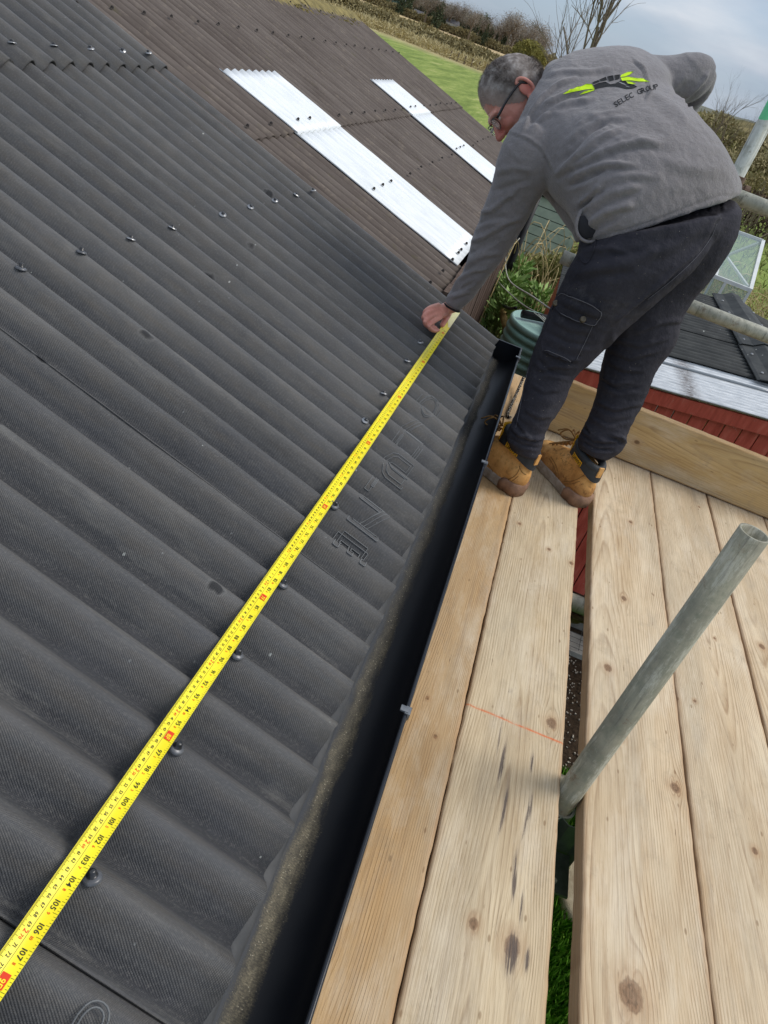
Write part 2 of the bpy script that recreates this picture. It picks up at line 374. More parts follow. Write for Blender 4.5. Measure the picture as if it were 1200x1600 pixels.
M['galv'] = mat_galv('galvanised_tube', False, (146, 146, 134), (188, 188, 174)); M['galv_green'] = mat_galv('galvanised_tube_green_paint', True, (176, 180, 172), (214, 218, 210))
M['galv_dark'] = mat_galv('dull_galvanised_tube', False, (126, 122, 104), (172, 168, 146))
M['steel_plate'] = plain('mossy_steel_plate', srgb(62, 72, 64), srgb(104, 114, 104), 18, .55, .5, .0006)
M['rust'] = plain('rusty_coupler', srgb(92, 66, 52), srgb(140, 120, 104), 30, .7, .4, .001)
M['black_plastic'] = plain('black_plastic', srgb(14, 18, 26), srgb(22, 27, 36), 4, .28, 0, .0002, spec=.5)
M['black_rubber'] = plain('black_rubber', srgb(22, 22, 24), srgb(36, 36, 38), 20, .5, 0, .0003)
M['screw'] = plain('black_screw_cap', srgb(24, 25, 28), srgb(46, 47, 50), 60, .3, 0, .0002, spec=.6)
M['screw_shiny'] = plain('shiny_washer', srgb(120, 122, 126), srgb(190, 190, 190), 60, .3, .7)
M['tape'] = None
t = NT('yellow_tape', .38, 0, .5); o = t.geo(); t.color(t.ramp(t.noise(o, 14, 4), [(.3, srgb(240, 222, 10)), (.7, srgb(250, 236, 34))])); M['tape'] = t.m
M['ink'] = plain('black_ink', srgb(26, 26, 20), srgb(40, 40, 30), 30, .5)
M['red_ink'] = plain('red_ink', srgb(214, 52, 18), srgb(228, 66, 26), 30, .5)
M['tape_white'] = plain('pale_tape_underside', srgb(232, 226, 160), srgb(246, 240, 190), 30, .4)

# dirt in the gutter
def mat_gutter():
    t = NT('gutter_plastic_with_silt', .3, 0, .25); u = t.attr('sheetpos', True); x, y, z = t.sep(u)   # x: arc position 0 (roof side) .. 1 (outer lip), y along
    wob = t.math('MULTIPLY', t.math('SUBTRACT', t.noise(t.map(u, (3, 2.5, 1)), 3, 6, .7), .5), .20)
    fine = t.math('MULTIPLY', t.math('SUBTRACT', t.noise(t.map(u, (20, 160, 1)), 3, 6, .8), .5), .13)
    xx = t.math('ADD', t.math('ADD', x, wob), fine)
    silt = t.ramp(xx, [(.0, 0.0), (.33, .0), (.38, .7), (.42, .8), (.49, 0.0)])
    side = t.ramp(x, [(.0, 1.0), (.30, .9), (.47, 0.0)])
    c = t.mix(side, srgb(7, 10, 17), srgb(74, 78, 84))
    near = t.math('MULTIPLY', t.sep(t.ramp(t.math('MULTIPLY', y, .4), [(.25, 1.0), (.5, .3)]))[0], t.sep(t.ramp(t.noise(t.map(u, (4, 9, 1)), 3, 6, .75), [(.3, .35), (.6, 1.0)]))[0])
    sand = t.ramp(t.noise(t.map(u, (12, 120, 1)), 4, 6, .8), [(.35, srgb(96, 92, 82)), (.52, srgb(138, 130, 110)), (.68, srgb(190, 180, 152))])
    c = t.mix(t.math('MULTIPLY', t.sep(silt)[0], near), c, sand)
    v = t.voro(t.map(u, (30, 190, 1)), 1.0); c = t.mix(t.math('MULTIPLY', t.math('LESS_THAN', v.outputs['Distance'], .11), t.math('MULTIPLY', t.sep(silt)[0], .8)), c, srgb(226, 218, 196))
    t.color(c); t.rough(t.ramp(silt, [(.1, .42), (.5, .95)])); t.bump(t.math('MULTIPLY', t.noise(t.map(u, (12, 120, 1)), 4, 6, .8), silt), .0012)
    return t.m
M['gutter'] = mat_gutter()

# ------------------------------------------------------------------ ground
def mat_ground():
    t = NT('ground', .95, 0, .1); p = t.geo(); x, y, z = t.sep(p)
    n1 = t.noise(p, .35, 6, .6); n2 = t.noise(p, 6, 6, .7); n3 = t.noise(t.map(p, (1, .35, 1)), .9, 5, .7)
    grass = t.ramp(t.noise(t.map(p, (1.3, .17, 1)), .8, 9, .78), [(.34, srgb(98, 114, 58)), (.46, srgb(120, 138, 70)), (.56, srgb(142, 156, 84)), (.66, srgb(176, 174, 118))])
    garden = t.ramp(n2, [(.3, srgb(74, 66, 44)), (.5, srgb(112, 108, 66)), (.7, srgb(150, 140, 98))])
    garden = t.mix(t.ramp(n1, [(.42, 0.0), (.58, .7)]), garden, srgb(96, 116, 56))
    dry = t.ramp(t.noise(t.map(p, (.5, .12, 1)), 1.2, 6, .7), [(.3, srgb(150, 138, 98)), (.7, srgb(190, 178, 136))])
    rough_ = t.ramp(t.noise(t.map(p, (.3, .05, 1)), 1.0, 6, .75), [(.3, srgb(112, 106, 70)), (.5, srgb(150, 138, 92)), (.7, srgb(182, 166, 118))])
    tan = t.ramp(t.noise(t.map(p, (.05, .01, 1)), .9, 4), [(.3, srgb(168, 146, 118)), (.7, srgb(196, 176, 130))])
    wob = t.math('MULTIPLY', t.math('SUBTRACT', t.noise(p, .25, 5), .5), 6.0)
    yy = t.math('ADD', y, wob)
    def step(a, b): return t.ramp(t.math('DIVIDE', yy, 1000.0), [(a/1000, 0.0), (b/1000, 1.0)])
    c = t.mix(step(13, 15.5), garden, grass)
    c = t.mix(step(88, 97), c, dry); c = t.mix(step(108, 116), c, rough_); c = t.mix(step(185, 215), c, tan)
    lawn = t.ramp(t.noise(p, 30, 5), [(.3, srgb(52, 84, 22)), (.7, srgb(96, 136, 42))])
    soil = t.ramp(t.noise(p, 40, 6, .8), [(.35, srgb(34, 28, 22)), (.6, srgb(66, 54, 42)), (.7, srgb(110, 98, 80))])
    yn = t.math('ADD', y, t.math('MULTIPLY', t.noise(p, 6, 3), .2))
    near = t.math('MULTIPLY', t.math('LESS_THAN', yn, 4.6), 1.0)
    c = t.mix(near, c, soil); c = t.mix(t.math('LESS_THAN', yn, 2.85), c, lawn)
    t.color(c); t.bump(n2, .04); return t.m
M['ground'] = mat_ground()
xs = np.concatenate([-np.geomspace(4000, 30, 24), np.linspace(-24, 24, 33), np.geomspace(30, 4000, 24)])
ys = np.concatenate([np.linspace(-30, 40, 50), np.geomspace(42, 5000, 46)])
GX, GY = np.meshgrid(xs, ys); PP = np.stack([GX, GY, 0*GX], -1).reshape(-1, 3)
PP[:, 2] = np.where(PP[:, 1] > 9, .10*fbm(PP*.12, 3)*np.clip((PP[:, 1]-9)/10, 0, 1), 0)
nx = len(xs); F = [(j*nx+i, j*nx+i+1, (j+1)*nx+i+1, (j+1)*nx+i) for j in range(len(ys)-1) for i in range(nx-1)]
world_mesh('ground', PP, F, M['ground'], None, True, kind='structure')

# low wooded hills on the skyline
def mat_hill(name, a, b, c_):
    t = NT(name, .95, 0, .05); p = t.geo(); t.color(t.ramp(t.noise(t.map(p, (.02, .02, .05)), 1.6, 7, .7), [(.3, srgb(*a)), (.52, srgb(*b)), (.7, srgb(*c_))])); return t.m
def hill(name, mat, pts, depth, seed):
    V = []; F = []; n = len(pts)
    P = np.array(pts, float)
    xsn = np.linspace(0, 1, 160); X = np.interp(xsn, np.linspace(0, 1, n), P[:, 0]); Y = np.interp(xsn, np.linspace(0, 1, n), P[:, 1]); Z = np.interp(xsn, np.linspace(0, 1, n), P[:, 2])
    Z = Z*(1+.07*fbm(np.stack([xsn*30, 0*xsn, 0*xsn], -1), seed, 4))
    prof = [(0, -.02), (.12, .3), (.3, .7), (.5, 1), (.75, .8), (1, -.02)]
    for a, h in prof:
        for x, y, z in zip(X, Y, Z): V.append((x+a*depth*.1, y+a*depth, z*h + (rng.uniform(-.02, .02)*z)))
    for j in range(len(prof)-1):
        for i in range(159): F.append((j*160+i, j*160+i+1, (j+1)*160+i+1, (j+1)*160+i))
    world_mesh(name, V, F, mat, None, True, kind='structure')
M['hill_far'] = mat_hill('far_hill', (92, 98, 94), (112, 114, 104), (132, 130, 112))
M['hill_near'] = mat_hill('near_hill', (84, 82, 56), (112, 104, 72), (138, 126, 88))
hill('hills', M['hill_far'], [(-900, 1900, 10), (-300, 1900, 16), (200, 1900, 34), (700, 1800, 66), (1200, 1700, 60), (1900, 1500, 60)], 700, 4)
hill('hillside', M['hill_near'], [(40, 700, 3), (90, 640, 13), (150, 560, 19), (220, 500, 15), (300, 440, 12), (420, 380, 10)], 260, 9)

# ------------------------------------------------------------------ corrugated sheets
def sheet(name, s0, s1, y0, y1, pitch, phase, amp, h, mat, parent, ns=None, thick=.0035, wob=.0015, seed=1, per=12, along='s', origin=None, tags=None, edge_wave=False):
    """corrugated sheet on the roof plane: corrugations run down the slope, crests at y = phase + k*pitch; h: crest plane above the black crest plane"""
    ny = int(round((y1-y0)/pitch*per))+1; ns = ns or max(3, int((s1-s0)/.05)+1)
    Y = np.linspace(y0, y1, ny); S = np.linspace(s0, s1, ns)
    SS, YY = np.meshgrid(S, Y, indexing='ij')
    c = .5+.5*np.cos(2*math.pi*(YY-phase)/pitch); c = c**.85
    q = np.stack([SS, YY, 0*SS], -1).reshape(-1, 3)
    up = (h-2*amp*(1-c)).ravel()+wob*fbm(q*np.array([3, 5, 1]), seed)+wob*.5*fbm(q*np.array([9, 16, 1]), seed+3)
    sq = q[:, 0].copy()
    if edge_wave: sq += np.where(q[:, 0] > s1-.06, .004*fbm(q*np.array([0, 40, 1]), seed+5), 0)
    base = CAM+np.outer(sq, SR)+np.outer(q[:, 1], [0, 1, 0])+np.outer(-HR+up, NR)
    low = base-NR*thick
    V = np.vstack([base, low]); N = ny*ns; F = []
    idx = lambda i, j: i*ny+j
    for i in range(ns-1):
        for j in range(ny-1):
            F.append((idx(i, j), idx(i+1, j), idx(i+1, j+1), idx(i, j+1)))
            F.append((N+idx(i, j), N+idx(i, j+1), N+idx(i+1, j+1), N+idx(i+1, j)))
    for i in range(ns-1):
        for j in (0, ny-1):
            a, b = idx(i, j), idx(i+1, j); F.append((a, b, N+b, N+a) if j else (b, a, N+a, N+b))
    for j in range(ny-1):
        for i in (0, ns-1):
            a, b = idx(i, j), idx(i, j+1); F.append((a, b, N+b, N+a) if i == 0 else (b, a, N+a, N+b))
    o = world_mesh(name, V, F, mat, parent, True)
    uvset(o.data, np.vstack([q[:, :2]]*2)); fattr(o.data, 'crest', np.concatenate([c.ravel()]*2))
    o.data.polygons.foreach_set('use_smooth', [k < 2*(ns-1)*(ny-1) for k in range(len(F))])
    return o
PIT, PH = .0912, .418
roofA = thing('black_roofed_shed', 'black corrugated bitumen roof with the yellow tape measure lying across it', 'shed', (-1, 1.3, 0))
EAVE = .256
EY = 2.823
# lower course, four sheets lapped side over side; the near one of each pair lies on top
seams = [-.66, .352, 1.06, 1.94, EY]
lower = []
for k in range(4):
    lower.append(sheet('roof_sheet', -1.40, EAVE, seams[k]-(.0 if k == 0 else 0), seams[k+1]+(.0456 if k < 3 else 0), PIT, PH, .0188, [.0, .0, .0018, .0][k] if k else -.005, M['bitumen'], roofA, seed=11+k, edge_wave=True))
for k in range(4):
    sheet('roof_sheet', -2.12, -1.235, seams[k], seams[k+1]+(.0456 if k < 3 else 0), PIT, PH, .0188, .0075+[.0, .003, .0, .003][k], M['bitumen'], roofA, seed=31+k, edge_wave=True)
# back slope, ridge and walls of the near shed
M['dark_wall'] = plain('dark_timber', srgb(52, 42, 38), srgb(80, 66, 58), 5, .8, 0, .002)
ridgeA = CAM+SR*-2.12+NR*(-HR-.02)
V, F = [], []
rx, rz = ridgeA[0], ridgeA[2]
V = [(rx, -.66, rz), (rx, EY, rz), (rx-2.2, EY, rz-.7), (rx-2.2, -.66, rz-.7)]
V += [(x, y, z-.02) for x, y, z in V]
world_mesh('back_slope', V, [(0, 1, 2, 3), (7, 6, 5, 4), (0, 3, 7, 4), (1, 5, 6, 2), (2, 6, 7, 3), (0, 4, 5, 1)], M['bitumen'], roofA)
world_mesh('wall', *bbox(-.11, -.07, -.6, EY-.03, 0, ZC-.945), M['dark_wall'], roofA)
world_mesh('wall', *bbox(-4.0, -3.96, -.6, EY-.03, 0, ZC-1.0), M['dark_wall'], roofA)
def poly_extr(P2, y0, y1):
    n = len(P2); V = [(x, y0, z) for x, z in P2]+[(x, y1, z) for x, z in P2]
    F = [tuple(range(n)), tuple(range(2*n-1, n-1, -1))]+[(i, (i+1) % n+0, n+(i+1) % n, n+i)[::-1] for i in range(n)]
    return V, F
for y0 in (-.6, EY-.06):
    world_mesh('gable_wall', *poly_extr([(-3.95, 0), (-.12, 0), (-.12, ZC-.93), (rx, rz-.06), (-3.95, rz-.72)], y0, y0+.03), M['dark_wall'], roofA)
world_mesh('fascia', *bbox(-.066, -.045, -.6, EY-.01, ZC-1.06, ZC-.925), M['dark_wall'], roofA)

# screws: cap, washer
M['washer'] = plain('dark_grey_washer', srgb(70, 72, 76), srgb(104, 106, 110), 60, .35, .2, spec=.6)
def lathe_mesh(name, prof, n=14):
    V, F = lathe(prof, (0, 0, 0), n); return mesh(name, V, F, True)
cap_me = lathe_mesh('screw_cap', [(.0, .0145), (.004, .0145), (.0058, .0125), (.0062, .006), (.0085, .0045), (.0125, .0035), (.0142, .0016), (.0148, -.001)])
cap_me.materials.append(M['screw']); cap_me.materials.append(M['washer'])
cap_me.polygons.foreach_set('material_index', [0 if p.center.z > .0045 else 1 for p in cap_me.polygons])
wash_me = lathe_mesh('screw_cap', [(.0, .0085), (.004, .0085), (.0050, .0075), (.0052, .003), (.0105, .0022), (.0112, .0)], 12)
wash_me.materials.append(M['screw']); wash_me.materials.append(M['screw_shiny'])
wash_me.polygons.foreach_set('material_index', [0 if p.center.z > .0030 else 1 for p in wash_me.polygons])
rotR = Matrix.Rotation(TH, 4, 'Y').to_euler()
def screw(parent, s, Y, up=0.0, me=cap_me, sc_=1.0):
    o = bpy.data.objects.new('roof_screw', me); col.objects.link(o); o.parent = parent
    p = Vector(rp(s, Y, up))-parent_loc(parent); o.location = p; o.rotation_euler = (random.uniform(-.08, .08), TH+random.uniform(-.08, .08), random.uniform(0, 6)); o.scale = (sc_,)*3
crest = lambda k: PH+PIT*k
for k in (-2, 0, 2, 4, 6): screw(roofA, .0765, crest(k), .0, cap_me, .74)
screw(roofA, .0775, crest(9), .004, cap_me, .74)
for k, s_ in ((13, .036), (14.6, .034), (18, .035), (20, .034)): screw(roofA, s_-.004, crest(round(k)), .003, wash_me, .85)
for k in (7, 9, 11, 13, 15, 18, 20, 22, 24, 26): screw(roofA, -.64+.0035*(k-9)*.9, crest(k)-(.0 if k < 26 else .02), .001, wash_me if k > 12 else cap_me, .95 if k > 12 else .74)
for k in (16, 18, 20, 22, 24, 26): screw(roofA, -1.30, crest(k)-(0 if k < 26 else .015), .009, wash_me, 1.05)

# moulded lettering on the sheet
def text_geo(s, size=1.0, ext=0.0, bev=0.0, fill=True, align='LEFT', offset=0.0, res=3):
    c = bpy.data.curves.new('txt', 'FONT'); c.body = s; c.size = size; c.extrude = ext; c.align_x = align; c.resolution_u = res; c.offset = offset
    o = bpy.data.objects.new('txt', c); col.objects.link(o); dg = bpy.context.evaluated_depsgraph_get(); dg.update()
    me = bpy.data.meshes.new_from_object(o.evaluated_get(dg)); bpy.data.objects.remove(o)
    V = np.array([v.co[:] for v in me.vertices]); F = [tuple(p.vertices) for p in me.polygons]; bpy.data.meshes.remove(me); return V, F
def outlines(V, F):                    # boundary loops of a flat text mesh
    cnt = {}
    for f in F:
        for a, b in zip(f, f[1:]+f[:1]): cnt[(min(a, b), max(a, b))] = cnt.get((min(a, b), max(a, b)), 0)+1
    return [e for e, c in cnt.items() if c == 1]
def crest_h(Y): return -2*.0188*(1-(.5+.5*math.cos(2*math.pi*(Y-PH)/PIT))**.85)
emb = []
wm = NT('moulded_lettering', .75, 0, .2); wm.color(srgb(114, 116, 117)); M['emboss'] = wm.m
def emboss(txt, ya, yb, sa, height, off=.0):
    V, F = text_geo(txt, 1.0, offset=off, res=4); E_ = outlines(V, F)
    x0, x1 = V[:, 0].min(), V[:, 0].max(); yh = V[:, 1].max()
    def tr(v): # text x -> towards the camera, text y -> down the slope
        Y = ya+(v[0]-x0)/(x1-x0)*(yb-ya); s = sa+v[1]/yh*height; return s, Y
    for a, b in E_:
        (s0, y0), (s1, y1) = tr(V[a]), tr(V[b]); n = max(1, int(math.hypot(s1-s0, y1-y0)/.012))
        pts = [(s0+(s1-s0)*i/n, y0+(y1-y0)*i/n) for i in range(n+1)]
        P = [rp(s, Y, crest_h(Y)+.0008+(.0018 if 1.06 < Y < 1.985 else 0)) for s, Y in pts]
        emb.append(tube(P, .0011, 4, False))
emboss('ONDULINE', 1.99, 1.14, .115, .072, .012); emboss('ONDULINE', 1.975, 1.155, .1215, .059, -.012)
emboss('R', 1.995, 1.975, .203, .012)
emboss('ON', .330, .262, .135, .028, .01)
V, F = join(emb); world_mesh('moulded_lettering', V, F, M['emboss'], roofA, True, kind='stuff')

# gutter
def strip_mesh(prof, y0, y1, ny, jit=0):
    V = []; F = []; UV = []; n = len(prof); L_ = np.concatenate([[0], np.cumsum(np.hypot(*np.diff(np.array(prof), axis=0).T))]); L_ /= L_[-1]
    for i in range(ny):
        y = y0+(y1-y0)*i/(ny-1)
        for k, (x, z) in enumerate(prof): V.append((x, y, z)); UV.append((L_[k], y))
    for i in range(ny-1):
        for k in range(n-1): F.append((i*n+k, i*n+k+1, (i+1)*n+k+1, (i+1)*n+k))
    return V, F, np.array(UV)
gz = ZC-.903
prof = [(-.040, gz+.012)]+[(.033+.058*math.cos(a), gz-.012+.052*math.sin(a)) for a in np.linspace(R(195), R(352), 18)]+[(.0905, gz+.012)]
prof_in = [(-.028, gz+.006), (-.024, gz-.006)]+prof[1:]
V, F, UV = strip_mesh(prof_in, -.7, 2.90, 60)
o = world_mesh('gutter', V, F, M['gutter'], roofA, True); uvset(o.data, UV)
V2 = [(x+(.0025 if x > .03 else -.002), y, z-.003) for x, y, z in V]
world_mesh('gutter_underside', V2, F, M['black_plastic'], roofA, True)
world_mesh('gutter_lip', *join([tube([(.092, y, gz+.013) for y in np.linspace(-.7, 2.90, 12)], .0035, 8)]), M['black_plastic'], roofA, True)
world_mesh('stop_end', *poly_extr([(x, z) for x, z in prof], 2.90, 2.906), M['black_plastic'], roofA)
M['clip'] = plain('grey_gutter_clip', srgb(88, 92, 98), srgb(132, 136, 140), 60, .4, .3)
for q in ((622, 1108), (749, 722), (808, 560)):
    p = atz(q[0], q[1], gz+.012); c0 = np.array([.094, p[1], gz+.012])
    world_mesh('gutter_clip', *join([box(c0, .009, .017, .013), box(c0+[-.006, 0, .006], .014, .012, .003), box(c0+[.002, 0, -.012], .003, .013, .02)]), M['clip'], roofA)
# folded felt strip under the sheets, dropping into the gutter
M['felt'] = plain('grey_felt_strip', srgb(64, 67, 70), srgb(92, 92, 92), 14, .8, 0, .0015)
V = []; F = []; ny = 240
pf = [(-.10, ZC-.892), (-.030, ZC-.899), (-.014, ZC-.902), (-.004, ZC-.912), (-.001, ZC-.930)]
for i in range(ny):
    y = -.7+(2.84+.7)*i/(ny-1)
    for k, (x, z) in enumerate(pf): V.append((x+(.0025*float(fbm([[y*14, k, 0]], 3)[0]) if k > 1 else 0), y, z+.002*float(fbm([[y*9, k*2, 4]], 5)[0])))
for i in range(ny-1):
    for k in range(4): F.append((i*5+k, i*5+k+1, (i+1)*5+k+1, (i+1)*5+k))
world_mesh('felt_strip', V, F, M['felt'], roofA, True)

# ------------------------------------------------------------------ brown roofed shed
roofB = thing('brown_roofed_shed', 'long shed with weathered brown corrugated roof and two white plastic sheets', 'shed', (-1, 5, 0))
BP, BPH, BA, BH = .076, 3.27, .0085, -.012
BEND = 7.62
OV = -.875
kw = dict(wob=.002, thick=.004, per=8)
def yk(k): return BPH+BP*(k+.5)
ya, yb = yk(0), yk(7)        # first white sheet
yc, yd = yk(29), yk(36)      # second white sheet
OX = 2.70
segs = [(OX, ya, 'brown'), (yb, yc, 'brown'), (yd, BEND, 'brown')]
def pieces(a, b, n):
    e = np.linspace(0, 1, n+1); return [(a+(b-a)*e[i], a+(b-a)*e[i+1]) for i in range(n)]
for a, b, kind in segs:
    n = max(1, int(round((b-a)/.95)))
    for i, (p0, p1) in enumerate(pieces(a, b, n)):
        h = BH-.003*(i % 2)
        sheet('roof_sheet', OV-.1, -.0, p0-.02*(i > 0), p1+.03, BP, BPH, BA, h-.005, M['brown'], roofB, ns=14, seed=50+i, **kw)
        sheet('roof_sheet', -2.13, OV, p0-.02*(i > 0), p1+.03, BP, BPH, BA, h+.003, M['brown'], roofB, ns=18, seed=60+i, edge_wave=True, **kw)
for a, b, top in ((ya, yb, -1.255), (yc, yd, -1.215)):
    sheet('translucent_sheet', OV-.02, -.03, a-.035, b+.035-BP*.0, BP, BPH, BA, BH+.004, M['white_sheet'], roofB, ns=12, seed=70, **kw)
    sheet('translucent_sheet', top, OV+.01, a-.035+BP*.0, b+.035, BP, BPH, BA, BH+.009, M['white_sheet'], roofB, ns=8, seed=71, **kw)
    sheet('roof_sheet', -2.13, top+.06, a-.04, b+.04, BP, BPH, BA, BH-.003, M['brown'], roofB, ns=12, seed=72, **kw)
bolt_me = lathe_mesh('bolt', [(.0, .012), (.006, .011), (.0085, .007), (.0095, .0), (.013, -.003)], 8); bolt_me.materials.append(plain('bolt_cap', srgb(34, 31, 30), srgb(58, 52, 48), 40, .7))
def bolt(s, k, up=.0):
    o = bpy.data.objects.new('bolt', bolt_me); col.objects.link(o); o.parent = roofB
    o.location = Vector(rp(s, BPH+BP*k, BH+.006+up))-parent_loc(roofB); o.rotation_euler = (0, TH, 0); o.scale = (.62,)*3
for srow, ks in ((-.06, range(-6, 57, 3)), (-.50, range(2, 57, 4)), (-.93, range(-5, 57, 3)), (-1.57, range(-7, 57, 3)), (-1.98, range(-7, 57, 4))):
    for k in ks:
        if -1.3 < srow and (-1 < k < 8 or 28 < k < 37): continue
        bolt(srow+random.uniform(-.008, .008), k, .003)
for k in (1, 3): bolt(-.93, k+1, .008)
for k in (1, 3, 5): bolt(-.50, k, .004)
for k in (0, 2, 3, 5): bolt(-.062, k, .003)
for k in (31, 33): bolt(-.93, k, .008)
for k in (30, 32, 34): bolt(-.52, k, .004)
# ridge, back slope, walls of vertical boards
rb = CAM+SR*-2.13+NR*(-HR+BH); rx2, rz2 = rb[0], rb[2]
V = [(rx2, OX, rz2-.01), (rx2, BEND, rz2-.01), (rx2-2.1, BEND, rz2-.68), (rx2-2.1, OX, rz2-.68)]; V += [(x, y, z-.02) for x, y, z in V]
world_mesh('back_slope', V, [(0, 1, 2, 3), (7, 6, 5, 4), (0, 3, 7, 4), (1, 5, 6, 2), (2, 6, 7, 3), (0, 4, 5, 1)], M['brown'], roofB)
M['moss'] = plain('mossy_ridge', srgb(92, 84, 52), srgb(152, 138, 88), 12, .95, 0, .006)
for i in range(7):
    y0 = 2.9+i*.67; rot = random.uniform(-.01, .01); V = []
    for y in (y0, y0+.71):
        for dx, dz in ((-.17, -.062), (-.10, -.022), (-.03, .012), (.03, .012), (.10, -.024), (.17, -.064)): V.append((rx2+dx, y, rz2+dz-.006+.004*(i % 2)))
    F = [(k, k+1, 7+k, 6+k) for k in range(5)]; V2 = [(x, y, z-.006) for x, y, z in V]; F2 = [tuple(12+i_ for i_ in f[::-1]) for f in F]
    world_mesh('ridge_tile', V+V2, F+F2+[(0, 6, 18, 12), (5, 17, 23, 11)], M['moss'], roofB)
# mossy tufts along the ridge
tuft = []
for i in range(170):
    y = random.uniform(5.9, 7.45); x = rx2+random.uniform(-.05, .2); z = rz2-.006-(abs(x-rx2)*.33); r_ = random.uniform(.006, .018)
    tuft.append(box((x, y, z), r_*1.6, r_*2, r_, np.array(Matrix.Rotation(random.uniform(0, 3), 3, 'Z'))))
world_mesh('moss', *join(tuft), M['moss'], roofB, kind='stuff')
M['clad'] = None
t = NT('brown_cladding', .85, 0, .1); p = t.geo(); t.color(t.ramp(t.noise(t.map(p, (60, 60, 2.5)), 1, 6, .65), [(.3, srgb(66, 54, 48)), (.52, srgb(96, 82, 74)), (.7, srgb(122, 106, 94))])); t.bump(t.noise(t.map(p, (80, 80, 3)), 1, 4), .003); M['clad'] = t.m
cl = mesh('cladding_board', *bbox(-.011, .011, -.066, .066, 0, 2.02)); cl.materials.append(M['clad'])
y = 2.9; k = 0
while y < BEND-.03:
    o = link('cladding_board', cl, M['clad'], roofB); o.location = Vector((-.245+random.uniform(-.003, .003), y, .05))-parent_loc(roofB); y += .137; k += 1
world_mesh('wall', *bbox(-4.0, -.27, 2.86, BEND-.06, 0, ZC-.93), M['dark_wall'], roofB)
world_mesh('gable_wall', *poly_extr([(-4.0, ZC-.93), (-.27, ZC-.93), (rx2, rz2-.05)], BEND-.1, BEND-.06), M['clad'], roofB)
world_mesh('bargeboard', *box(rp(-1.05, BEND+.035, BH-.07), 2.16, .022, .1, [SR, [0, 1, 0], NR]), M['clad'], roofB)
world_mesh('eave_board', *bbox(-.225, -.205, 2.86, BEND-.05, ZC-.93, ZC-.80), M['clad'], roofB)
# downpipe at the far corner
dp = thing('downpipe', 'black downpipe on the far corner of the brown shed with a white cable round it', 'pipe', (-.17, 7.66, 0))
P0 = at(838, 312, 7.66); P1 = at(762, 498, 7.66); Pm = P0+(P1-P0)*.62
world_mesh('pipe', *tube([P0+(P0-P1)*.1, P1+(P1-P0)*.25], .034, 16), M['black_rubber'], dp, True)
world_mesh('collar', *tube([Pm+(P0-Pm)*.06, Pm-(P0-Pm)*.06], .044, 16), M['black_rubber'], dp, True)
world_mesh('collar', *tube([Pm+(P1-Pm)*.28, Pm+(P1-Pm)*.40], .046, 16), M['black_rubber'], dp, True)
M['cable_white'] = plain('off_white_cable', srgb(176, 176, 168), srgb(206, 206, 198), 20, .5)
Q = [at(*q) for q in ((838, 300, 7.5), (806, 355, 7.5), (796, 380, 7.4), (790, 400, 7.4), (791, 425, 7.3), (800, 443, 6.6), (830, 462, 5.9), (862, 484, 5.4), (880, 492, 5.3))]
tag(world_mesh('cable', *tube(smooth_path(Q), .006, 6), M['cable_white'], None, True), 'thin pale cable looping from the downpipe to the green barrel', 'cable')
Q = [at(*q) for q in ((812, 372, 7.4), (774, 415, 7.3), (771, 428, 7.3), (780, 442, 7.2), (800, 462, 6.6), (820, 478, 5.8), (850, 494, 5.4))]
tag(world_mesh('cable', *tube(smooth_path(Q), .005, 6), M['cable_white'], None, True), 'second pale cable hanging in a wide loop left of the first one', 'cable')
Q = [at(*q) for q in ((776, 466, 7.3), (784, 476, 7.0), (796, 482, 6.4), (806, 481, 5.9))]
tag(world_mesh('hose', *tube(smooth_path(Q), .013, 8), M['black_rubber'], None, True), 'short black hose from the downpipe to the green barrel', 'hose')

